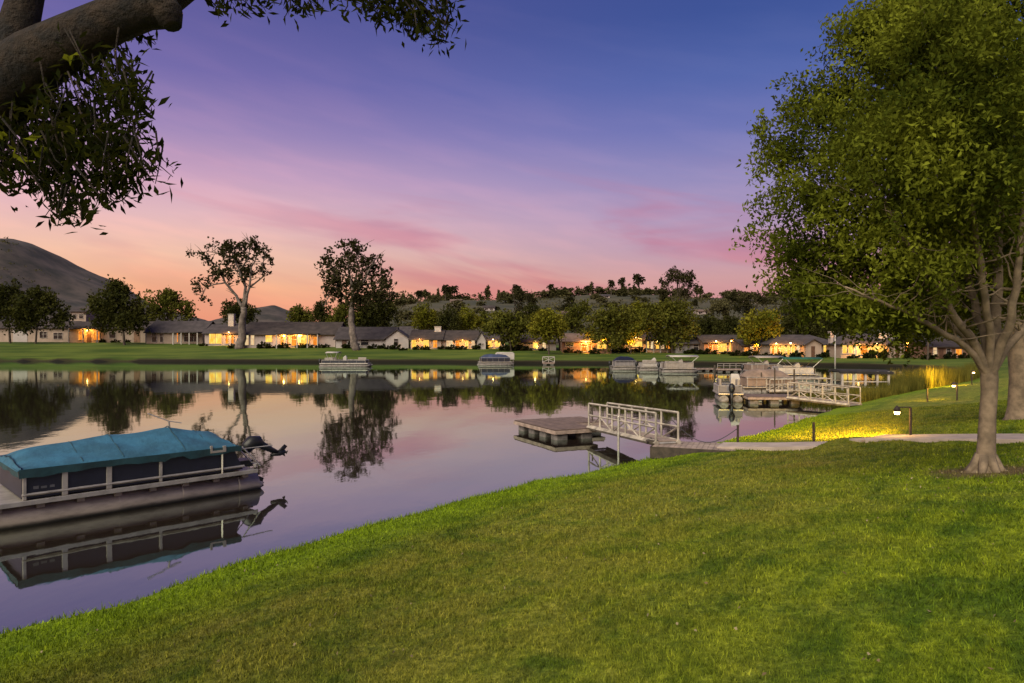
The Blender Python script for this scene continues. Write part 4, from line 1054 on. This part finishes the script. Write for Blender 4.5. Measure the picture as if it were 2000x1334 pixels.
def gangway(label, p0, p1, wside, width=1.0, h=.85, nb=5, group=None):
    d = p1-p0; L_ = math.hypot(d.x, d.y)
    t = empty('gangway', p0, label, 'gangway', group, math.atan2(d.y, d.x))
    sl = d.z/L_; Z = lambda x: sl*x
    ln = Vector((-d.y, d.x, 0)); sgn = 1 if ln.dot(wside) > 0 else -1
    dk = MB(); n = int(L_/.2)
    for i in range(n):
        x0, x1 = L_*i/n+.008, L_*(i+1)/n-.008
        dk.add([(x0,.02*sgn,Z(x0)),(x1,.02*sgn,Z(x1)),(x1,(width-.02)*sgn,Z(x1)),(x0,(width-.02)*sgn,Z(x0)),(x0,.02*sgn,Z(x0)+.03),(x1,.02*sgn,Z(x1)+.03),(x1,(width-.02)*sgn,Z(x1)+.03),(x0,(width-.02)*sgn,Z(x0)+.03)],
               [(0,3,2,1),(4,5,6,7),(0,1,5,4),(1,2,6,5),(2,3,7,6),(3,0,4,7)])
    dk.build('walkway', M['wood_edge'], t)
    for k_ in (0, 1):
        y = k_*width*sgn; r_ = MB(); w_ = .055
        r_.bar((0,y,Z(0)+h),(L_,y,Z(L_)+h),w_); r_.bar((0,y,Z(0)+.5*h),(L_,y,Z(L_)+.5*h),w_*.8); r_.bar((-.05,y,Z(0)-.03),(L_+.05,y,Z(L_)-.03),.13)
        for i in range(nb+1):
            x = L_*i/nb; r_.bar((x,y,Z(x)),(x,y,Z(x)+h),w_)
            if i < nb:
                x2 = L_*(i+1)/nb
                a_, b_ = ((x, Z(x)), (x2, Z(x2)+.5*h)) if i % 2 == 0 else ((x, Z(x)+.5*h), (x2, Z(x2)))
                r_.bar((a_[0],y,a_[1]),(b_[0],y,b_[1]),w_*.7)
        r_.build('truss_rail', M['truss'], t)
    bm_ = MB()
    for i in range(nb+1): x = L_*i/nb; bm_.bar((x,0,Z(x)-.05),(x,width*sgn,Z(x)-.05),.06)
    bm_.build('cross_beam', M['alu'], t)
    return t

def mooring_pole(label, p, h, r=.035, m='wood_dark', name='mooring_pole', group=None):
    mb = MB().tube([(0,0,-1.4),(0,0,h-.03),(0,0,h)], [r, r*.95, r*.6], 8)
    o = mb.build(name, M[m]); o.location = p; tag(o, label, 'pole', group); return o

o = W(1085, 862); o = Vector((1.57, 24.66, 0))
dock('weathered brown floating dock with grey floats, nearest one', o, Vector((-.42,.907,0)), Vector((.907,.42,0)), 3.5, 1.75, .4, (1.76, 3.1, 1.6, 3.5))
gangway('white railed gangway from the nearest dock to the bank', Vector((2.85,25.3,.45)), Vector((4.27,20.25,.62)), Vector((1,.3,0)), .74, .85, 5)
mooring_pole('thin pole standing at the far side of the nearest dock', Vector((3.25,27.6,0)), 1.25, .03)
mooring_pole('thin pole beside the middle of the near gangway', Vector((3.5,22.45,0)), 1.15, .04, 'alu')
t = empty('pier', Vector((4.25,20.35,0)), 'short timber pier landing where the near gangway meets the grass bank', 'pier', rz=math.atan2(-.75, 2.0))
dk = MB()
for i in range(15): dk.box(i*.155+.004, (i+1)*.155-.006, -.45, .85, .5, .545)
dk.build('deck', M['wood_edge'], t)
MB().box(-.02,2.3,-.5,-.455,.2,.54).box(-.02,2.3,.855,.9,.2,.54).box(-.06,-.02,-.5,.9,.2,.54).build('fascia', M['wood_dark'], t, bevel=.01)
for x, y in ((.05,-.4),(.05,.8),(1.1,-.4),(1.1,.8)): MB().tube([(x,y,-1.4),(x,y,.49)], .09, 8).build('pile', M['wood_dark'], t)
MB().box(-.25,.1,-.1,.1,.55,.66).tube([(-.2,-.3,.62),(-.2,.6,.62)], .035, 8).build('hinge', M['wood_dark'], t, bevel=.01)

# right hand dock cluster
o = W(1462, 789)
dock('second floating dock with rust stained side, right of the small stern-on boat', Vector((o.x, o.y, 0)), Vector((.1,.99,0)), Vector((.99,-.1,0)), 2.2, 3.0, .42)
gangway('white railed gangway from the second floating dock to the reeds', Vector((15.6,38.6,.44)), Vector((17.3,35.1,.36)), Vector((1,.4,0)), .9, .85, 5)
gangway('white railed gangway behind the second one, low above the water', Vector((17.2,45.5,.3)), Vector((21.0,44.9,.4)), Vector((.3,1,0)), 1.0, .75, 5)
o = W(1440, 752)
dock('low dark floating dock behind the pink-brown covered boat', Vector((o.x, o.y, 0)), Vector((0,1,0)), Vector((1,0,0)), 2.0, 5.0, .4)
o = W(1402, 727)
t = dock('far floating dock with pale railing behind the dock cluster', Vector((o.x, o.y, 0)), Vector((0,1,0)), Vector((1,0,0)), 2.0, 5.2, .4)
r_ = MB()
for z in (.75, 1.0): r_.bar((0,.1,z),(3.6,.1,z),.05)
for i in range(6): r_.bar((i*.72,.1,.4),(i*.72,.1,1.0),.05)
r_.build('railing', M['seat'], t)
o = W(1347, 725)
dock('thin dark dock stretching right of the cream canopied boat', Vector((o.x, o.y, 0)), Vector((0,1,0)), Vector((1,0,0)), 1.5, 3.4, .36)
o = W(1060, 713)
t = dock('small far dock with white cross railing near the wide bright green tree', Vector((o.x, o.y, 0)), Vector((0,1,0)), Vector((1,0,0)), 1.6, 1.8, .4)
r_ = MB(); r_.bar((0,.05,1.25),(1.8,.05,1.25),.08)
for x in (0,.9,1.8): r_.bar((x,.05,.4),(x,.05,1.25),.08)
r_.bar((0,.05,.45),(1.8,.05,1.2),.06); r_.bar((0,.05,1.2),(1.8,.05,.45),.06); r_.build('railing', M['white'], t)
# covered boat lift with white frame
Dl = 50.; pl = Vector(((1690-1000)/F*Dl, Dl, 0))
t = empty('boat_lift', pl, 'white framed boat lift with flat dark canopy beside the reeds', 'boat lift', rz=-.05)
for x in (-1.65,-.85,0,.85,1.65):
    for y in (0,1.9): MB().box(x-.065,x+.065,y-.065,y+.065,-1.2,1.4).build('post', M['white'], t)
MB().box(-1.65,1.65,-.035,.035,.62,.69).box(-1.65,1.65,1.865,1.935,.62,.69).box(-1.65,1.65,-.035,.035,.2,.27).build('side_beam', M['white'], t)
cb = MB()
for i in range(7):
    a = i/6; y = -.15+a*2.2; z = 1.42+.14*math.sin(math.pi*a)
    cb.v += [(-1.85,y,z),(1.95,y,z-.06),(-1.85,y,z-.16),(1.95,y,z-.22)]
for i in range(6):
    b = i*4; cb.f += [(b,b+1,b+5,b+4),(b+2,b+6,b+7,b+3),(b,b+4,b+6,b+2),(b+1,b+3,b+7,b+5)]
cb.f += [(0,2,3,1),(24,25,27,26)]
cb.build('canopy', M['canvas_dark'], t)
g_ = G(1631, 726)
o = MB().tube([(0,0,-.3),(0,0,2.4),(0,0,5.1)], [.11,.10,.085], 10).box(-.16,.16,-.16,.16,-.2,.12).build('mast', M['white'], None, True)
o.location = g_; tag(o, 'tall plain white mast on the right shore', 'mast')
for px, py, h, lb in ((1487,770,1.5,'brown pole at the left end of the second floating dock'),(1513,776,1.9,'brown pole behind the right half of the second floating dock'),(1551,788,2.0,'dark pole at the foot of the gangway by the second dock'),(1396,731,1.0,'stubby pole at the right end of the thin dark dock'),(1297,727,1.3,'dark stubby pole between the white boats')):
    mooring_pole(lb, W(px, py), h, .05 if py > 740 else .12)

# reeds between the docks and the lawn
def make_reeds():
    pts = [(18.4,37.6),(19,38.4),(22.5,42.3),(26.6,46.6),(32,52),(38,58),(44,65)]
    n = 24000; seg = np.array(pts)
    ln = np.hypot(*(seg[1:]-seg[:-1]).T); k_ = rng.choice(len(ln), n, p=ln/ln.sum()); t_ = rng.uniform(0,1,n)
    x = seg[k_,0]+(seg[k_+1,0]-seg[k_,0])*t_; y = seg[k_,1]+(seg[k_+1,1]-seg[k_,1])*t_
    off = rng.uniform(-.7, 3.2, n); x = x-off*.707; y = y+off*.707
    z = np.maximum(terrain(x, y), -.2)
    h = rng.uniform(.75, 1.5, n)*(1+.25*np.sin(x*.9)*np.sin(y*1.3))*(.55+.5*sstep(24, 30, x)); w_ = rng.uniform(.02, .05, n)
    a = rng.uniform(0, np.pi, n); lean = rng.normal(0, .14, (n, 2))
    dx, dy = np.cos(a)*w_/2, np.sin(a)*w_/2
    V = np.stack([np.stack([x-dx,y-dy,z],-1), np.stack([x+dx,y+dy,z],-1), np.stack([x+lean[:,0]*h,y+lean[:,1]*h,z+h],-1)], 1).reshape(-1,3)
    tag(np_mesh('reeds', V, 3, M['reed']), 'tall yellow-green reeds growing along the right water edge', 'reeds', kind='stuff')
make_reeds()

# ------------------------------------------------------------------ path lights, posts, rope
def path_light(label, p, h, arm, side, lit, head=.085, e=30, beam=(.1,1,-.05)):
    t = empty('path_light', p, label, 'path light')
    MB().box(-.026,.026,-.026,.026,-.2,h).build('post', M['post'], t, bevel=.006)
    MB().box(min(0,side*arm),max(0,side*arm),-.014,.014,h,h+.024).build('arm', M['post'], t)
    hd = MB().tube([(side*arm,0,h-.10),(side*arm,0,h-.02),(side*arm,0,h+.05)], [head,head*.8,.02], 12).build('lamp_shade', M['post'], t, True)
    if lit:
        MB().tube([(side*arm,0,h-.17),(side*arm,0,h-.105)], [.055,.07], 10).build('bulb', M['bulb'], hd)
        lamp(t, (side*arm, 0, h-.24), e*.35, (1,.58,.10), .05)
        sl = bpy.data.lights.new('lamp_beam', 'SPOT'); sl.energy = e*210; sl.color = (1,.54,.05); sl.spot_size = R(62); sl.spot_blend = 1; sl.shadow_soft_size = .25
        so_ = bpy.data.objects.new('lamp_beam', sl); C.objects.link(so_); so_.parent = t; so_.location = (side*arm-.05, 0, h-.2)
        so_.rotation_euler = Vector(beam).to_track_quat('-Z', 'Y').to_euler()
    return t
path_light('lit path light with arm to the left, standing on the concrete path', G(1778,852), .72, .34, -1, True, e=60)
g2 = G(1869, 782); path_light('lit path light further up the lawn beside the reeds', g2, .78, .15, -1, True, e=11)
g3 = G(1898, 752); path_light('distant lit path light just left of the near tree trunk', g3, .95, .12, 1, True, e=90)
def post(label, px, py, h):
    o = MB().box(-.026,.026,-.026,.026,-.2,h).box(-.031,.031,-.031,.031,h-.03,h+.01).build('post', M['post']); o.location = G(px, py); tag(o, label, 'post')
    return o
post('slim dark post on the lit grass beside the lower path', 1589, 868, .62)
post('slim dark post at the water end of the lower path', 1441, 869, .58)
post('slim dark post on the lawn in front of the reeds', 1811, 785, .62)
a = G(1441, 869)+Vector((0,0,.5)); b = Vector((6.9,25.6,.5)); b2 = Vector((4.9,20.9,1.2))
pts = [b2.lerp(a, i/12)-Vector((0,0,.55*math.sin(math.pi*i/12))) for i in range(13)]
o = MB().tube(pts, .013, 6).build('rope', M['rope']); tag(o, 'slack rope hanging between the near gangway rail and the waterside post', 'rope')

# ------------------------------------------------------------------ the near trees
def crooked(a, b, g, k_=.08, n=5):
    a, b = Vector(a), Vector(b); L_ = (b-a).length
    return [a.lerp(b, i/n)+(Vector((g.uniform(-1,1), g.uniform(-1,1), g.uniform(-1,1)))*L_*k_ if 0 < i < n else Vector()) for i in range(n+1)]

base = G(1925, 922)
t = empty('shade_tree', base, 'big leafy shade tree with smooth grey multi-stem trunk on the near lawn', 'tree')
D0 = base.y; s0 = D0/F
loc = lambda px, py, dy=0.: Vector(((px-1000)/F*(D0+dy), D0+dy, CH-(py-667)/F*(D0+dy)))-base
g = random.Random(3)
tb = MB()
fk = loc(1932, 712)
tb.tube([(-.02,0,-.15),(0,0,.0),(.0,0,.12),(.01,0,.4),(.03,0,.9),fk-Vector((0,0,.45)),fk-Vector((0,0,.22)),fk-Vector((0,0,.08)),fk+Vector((0,0,.05))], [.31,.225,.152,.128,.117,.115,.124,.115,.06], 18)
for q in range(7):
    an = q*.9+.3; tb.tube([(.08*math.cos(an),.08*math.sin(an),.26),(.19*math.cos(an),.19*math.sin(an),.06),(.34*math.cos(an),.34*math.sin(an),-.08)], [.08,.065,.025], 7)
stems = [[(1930,715,0),(1888,660,.1),(1800,590,.3),(1700,520,.5),(1610,440,.4)],
         [(1932,712,0),(1880,640,-.3),(1830,560,-.6),(1760,460,-.9),(1690,330,-1.0)],
         [(1935,710,0),(1910,620,.5),(1880,500,.8),(1850,350,1.0),(1800,180,1.1)],
         [(1938,708,0),(1945,600,.1),(1950,450,.1),(1930,280,.1),(1900,60,0),(1890,-150,0)],
         [(1942,708,0),(1975,620,-.4),(1990,500,-.6),(2010,330,-.7),(2030,100,-.8)],
         [(1945,712,0),(1990,650,.2),(2050,560,.3),(2120,420,.5),(2160,250,.6)],
         [(1930,714,0),(1870,665,-.2),(1790,620,-.5),(1720,590,-.8),(1650,560,-.9)],
         [(1938,708,0),(1925,580,-.5),(1900,440,-.9),(1870,250,-1.1),(1800,40,-1.2)]]
tips = []
for si, st in enumerate(stems):
    pts = [loc(*p) for p in st]; n = len(pts); r0 = (.075,.072,.075,.09,.075,.07,.055,.065)[si]
    fine = []
    for i in range(n-1):
        for q in range(4): fine.append(pts[i].lerp(pts[i+1], q/4)+Vector((g.uniform(-1,1),g.uniform(-1,1),g.uniform(-1,1)))*.025*min(1,i+q))
    fine.append(pts[-1])
    off_ = (fine[4]-fk); off_.z = 0; off_ = off_.normalized()
    fine = [fk+Vector((0,0,-.30))+off_*.02, fk+Vector((0,0,-.12))+off_*.055]+[fine[2]]+fine[3:]
    tb.tube(fine, [r0*1.05*(1-i/len(fine)*.85) for i in range(len(fine))], 10)
    for i in range(4, len(fine)-1, 1):
        for rep in range(2):
            d = Vector((g.uniform(-1,.9), g.uniform(-1,1), g.uniform(-.1,1))).normalized()*g.uniform(.5,1.25)
            pth = crooked(fine[i], fine[i]+d, g, .06, 4)
            rr_ = r0*(1-i/len(fine)*.85)*.42
            tb.tube(pth, [rr_, rr_*.7, rr_*.5, rr_*.3, rr_*.1], 6)
            tips += [pth[-1], pth[3]]
tb.build('trunk', M['bark'], t, True)
crown = [(1800,140,200,150,0),(1900,280,190,190,.3),(1660,300,120,130,-.2),(1585,400,80,80,0),(1545,300,50,70,.3),(1620,200,85,85,.4),(1700,60,80,80,0),(1760,430,160,110,-.4),(1640,500,110,75,.2),(1560,500,55,50,.1),
         (1480,455,28,10,0),(1520,470,36,30,.1),(1740,545,110,60,.5),(1650,590,70,36,.2),(1600,555,60,36,.6),(1900,470,140,100,.8),(2020,150,160,190,0),(2060,420,130,120,.2),(1850,10,160,120,.3),(1500,300,26,30,.1),(1498,250,24,22,0),
         (1545,215,24,30,.2),(1560,160,20,24,0),(1640,100,30,26,.1),(1510,390,34,36,0),(1790,610,70,34,.4),(1900,-80,200,100,0),(1760,300,120,130,-1.2),(1860,180,130,130,-1.4),(1900,350,120,90,-1.3),(1800,520,90,50,-.9),(1720,600,60,30,-.5),(1960,250,80,150,-1.2),(1820,60,120,80,-1.2),(1610,585,80,40,.3),(1700,622,80,30,.4),(1550,560,40,30,.2),(1770,650,50,20,.9),(1950,580,110,60,1.2),(1860,610,70,34,1.3),(1690,640,40,22,.8)]
bl = []
for cx, cy, rx, ry, dy in crown:
    c = loc(cx, cy, dy); bl.append((tuple(c), (rx*s0, min(rx*s0*1.0, 1.5), ry*s0)))
p1, _ = blob_points(bl, 150000, .15, 11, .5, 46)
np_mesh('crown', leaf_quads(p1, .086, .038, .6, 12), 4, M['leaf_tree'], parent=t)

fr_ = rng.uniform(2.6, 14, 230); fa_ = rng.uniform(-R(40), R(44), 230); fx = fr_*np.sin(fa_); fy_ = fr_*np.cos(fa_)
fx = np.concatenate([fx, TREE_AT[0]+rng.normal(0, 1.1, 160)]); fy_ = np.concatenate([fy_, TREE_AT[1]+rng.normal(0, .9, 160)])
kp = shore_dist(fx, fy_) > .2; fx, fy_ = fx[kp], fy_[kp]
FL = leaf_quads(np.stack([fx, fy_, terrain(fx, fy_)+.035], -1), .038, .022, 0, 77)
tag(np_mesh('fallen_leaves', FL, 4, M['litter']), 'dry fallen leaves scattered over the near lawn', 'leaves', kind='stuff')
base2 = G(1996, 818)
t = empty('back_tree', base2, 'second thick trunked tree half cut by the right edge, behind the shade tree', 'tree')
D1 = base2.y; s1 = D1/F
loc2 = lambda px, py, dy=0.: Vector(((px-1000)/F*(D1+dy), D1+dy, CH-(py-667)/F*(D1+dy)))-base2
tb = MB().tube([(.05,0,-.15),(.03,0,.05),(0,0,.35),(0,0,1.2),loc2(1988,640),loc2(1985,520),loc2(1990,380)], [.60,.44,.35,.31,.29,.26,.16], 16)
for a_, b_ in (((1986,600),(1925,440)),((1986,560),(2060,380)),((1988,480),(1940,300)),((1988,640),(2090,500)),((1985,540),(1900,520))):
    tb.tube(crooked(loc2(*a_), loc2(b_[0], b_[1], g.uniform(-.8,.8)), g, .05), [.14,.12,.10,.07,.05,.02], 8)
tb.build('trunk', M['bark'], t, True)
bl = px_blobs(base2, D1, [(1900,430,120,90),(1990,330,140,120),(2080,430,120,110),(1850,540,90,60),(1940,540,110,60),(2050,560,90,60),(1780,600,70,36),(1880,600,80,36)])
p2, _ = blob_points(bl, 14000, .2, 21, .5, 22)
np_mesh('crown', leaf_quads(p2, .15, .09, .4, 22), 4, M['leaf_tree2'], parent=t)

# foreground tree: trunk left of the frame, limb and hanging sprays inside it
bt = Vector((-5.1, 4.6, 0)); bt.z = tz(bt.x, bt.y)
t = empty('overhanging_tree', bt, 'dark foreground tree with a thick limb and hanging leaf sprays at the top left', 'tree')
Q = lambda px, py, D: P(px, py, D)-bt
tb = MB()
tb.tube([(0,0,-.2),(0,0,.1),(.05,-.02,.9),(.25,-.06,1.9),(.42,-.1,2.5),(.52,-.15,3.2),(.3,-.2,4.4),(.2,-.2,6)], [.62,.5,.42,.40,.40,.36,.30,.22], 18)
tb.tube([(.45,-.1,2.2),Q(-60,232,4.3),Q(20,160,4.15),Q(80,112,4.05),Q(150,74,4),Q(220,40,4),Q(285,18,4),Q(335,20,4)], [.26,.225,.195,.165,.14,.125,.115,.10], 16)
tb.tube([Q(300,6,4),Q(331,30,3.98),Q(338,52,3.97)], [.12,.085,.05], 10)
tb.tube([Q(40,140,4.2),Q(35,60,4.2),Q(60,-40,4.2),Q(80,-160,4.3)], [.12,.11,.09,.06], 10)
tb.tube([Q(300,10,4),Q(380,-40,4.2),Q(520,-60,4.5),Q(680,-45,4.7),Q(800,-10,4.8),Q(850,40,4.85)], [.11,.085,.065,.045,.03,.012], 9)
sprays = [(55,250,95,95,4.2),(150,220,85,80,4.1),(230,170,45,45,4.0),(255,200,35,40,4.0),(130,320,105,60,4.2),(215,350,55,38,4.1),(155,388,55,26,4.1),(115,408,38,20,4.15),(270,312,42,20,4.0),(300,325,26,12,4.0),(15,330,45,40,4.2),(200,110,60,34,4.2),(150,290,80,50,4.0),(255,255,30,26,4.1),(20,200,60,60,4.4),(270,60,26,12,4.2),(230,8,50,12,4.3)]
sprays2 = [(440,2,44,11,4.4),(470,-10,60,16,4.4),(580,4,30,12,4.6),(600,-14,60,18,4.6),(690,2,46,14,4.7),(730,8,40,18,4.7),(780,25,40,30,4.8),(830,30,40,36,4.8),(855,62,18,24,4.85),(812,52,24,18,4.8),(760,-10,60,30,4.8),(860,20,22,30,4.85)]
C3 = []
g3_ = np.random.default_rng(5)
for (cx, cy, rx, ry, D), nl in [(s_, 1) for s_ in sprays]+[(s_, 1) for s_ in sprays2]:
    n = int(rx*ry*.070)+16
    for q in range(n//7+1):
        aa_, r_ = g3_.uniform(0, 6.28), math.sqrt(g3_.uniform(0, 1))
        x, y = cx+rx*r_*math.cos(aa_), cy+ry*r_*math.sin(aa_); D_ = D+g3_.normal()*.22
        tip = Q(x, y, D_)
        tw = [tip+Vector((g3_.uniform(-.12,.05), g3_.uniform(-.08,.08), .16)), tip, tip+Vector((g3_.uniform(-.05,.1), 0, -.07))]
        if q % 2 == 0: tb.tube(tw, [.006,.004,.002], 4)
        for _ in range(7):
            C3.append(tip+Vector((-.03,0,.05))*g3_.uniform(-1.6,1.6)+Vector(g3_.normal(size=3)*np.array([.042,.045,.036])))
for (px, py) in ((90,250),(150,280),(160,370),(240,190),(240,300)):
    MB().tube(crooked(Q(px*.7+10, py-90, 4.3), Q(px, py, 4.25), g, .09), [.014,.012,.010,.007,.005,.002], 5).build('twig', M['twig'], t, True)
tb.build('trunk', M['bark_dark'], t, True)
C3 = np.array([tuple(c) for c in C3])
np_mesh('leaves', leaf_quads(C3, .080, .024, .8, 31), 4, M['leaf_near'], parent=t)
C4 = np.array([tuple(Q(px+g3_.uniform(-8,8), py+g3_.uniform(-8,8), 3.9)) for px, py in ((150,285),(130,250),(40,305),(32,290),(75,300),(60,275),(155,100),(135,115),(165,120),(10,270),(120,255),(50,310)) for _ in range(2)])
np_mesh('bright_leaves', leaf_quads(C4, .075, .045, .8, 32), 4, M['leaf_bright'], parent=t)
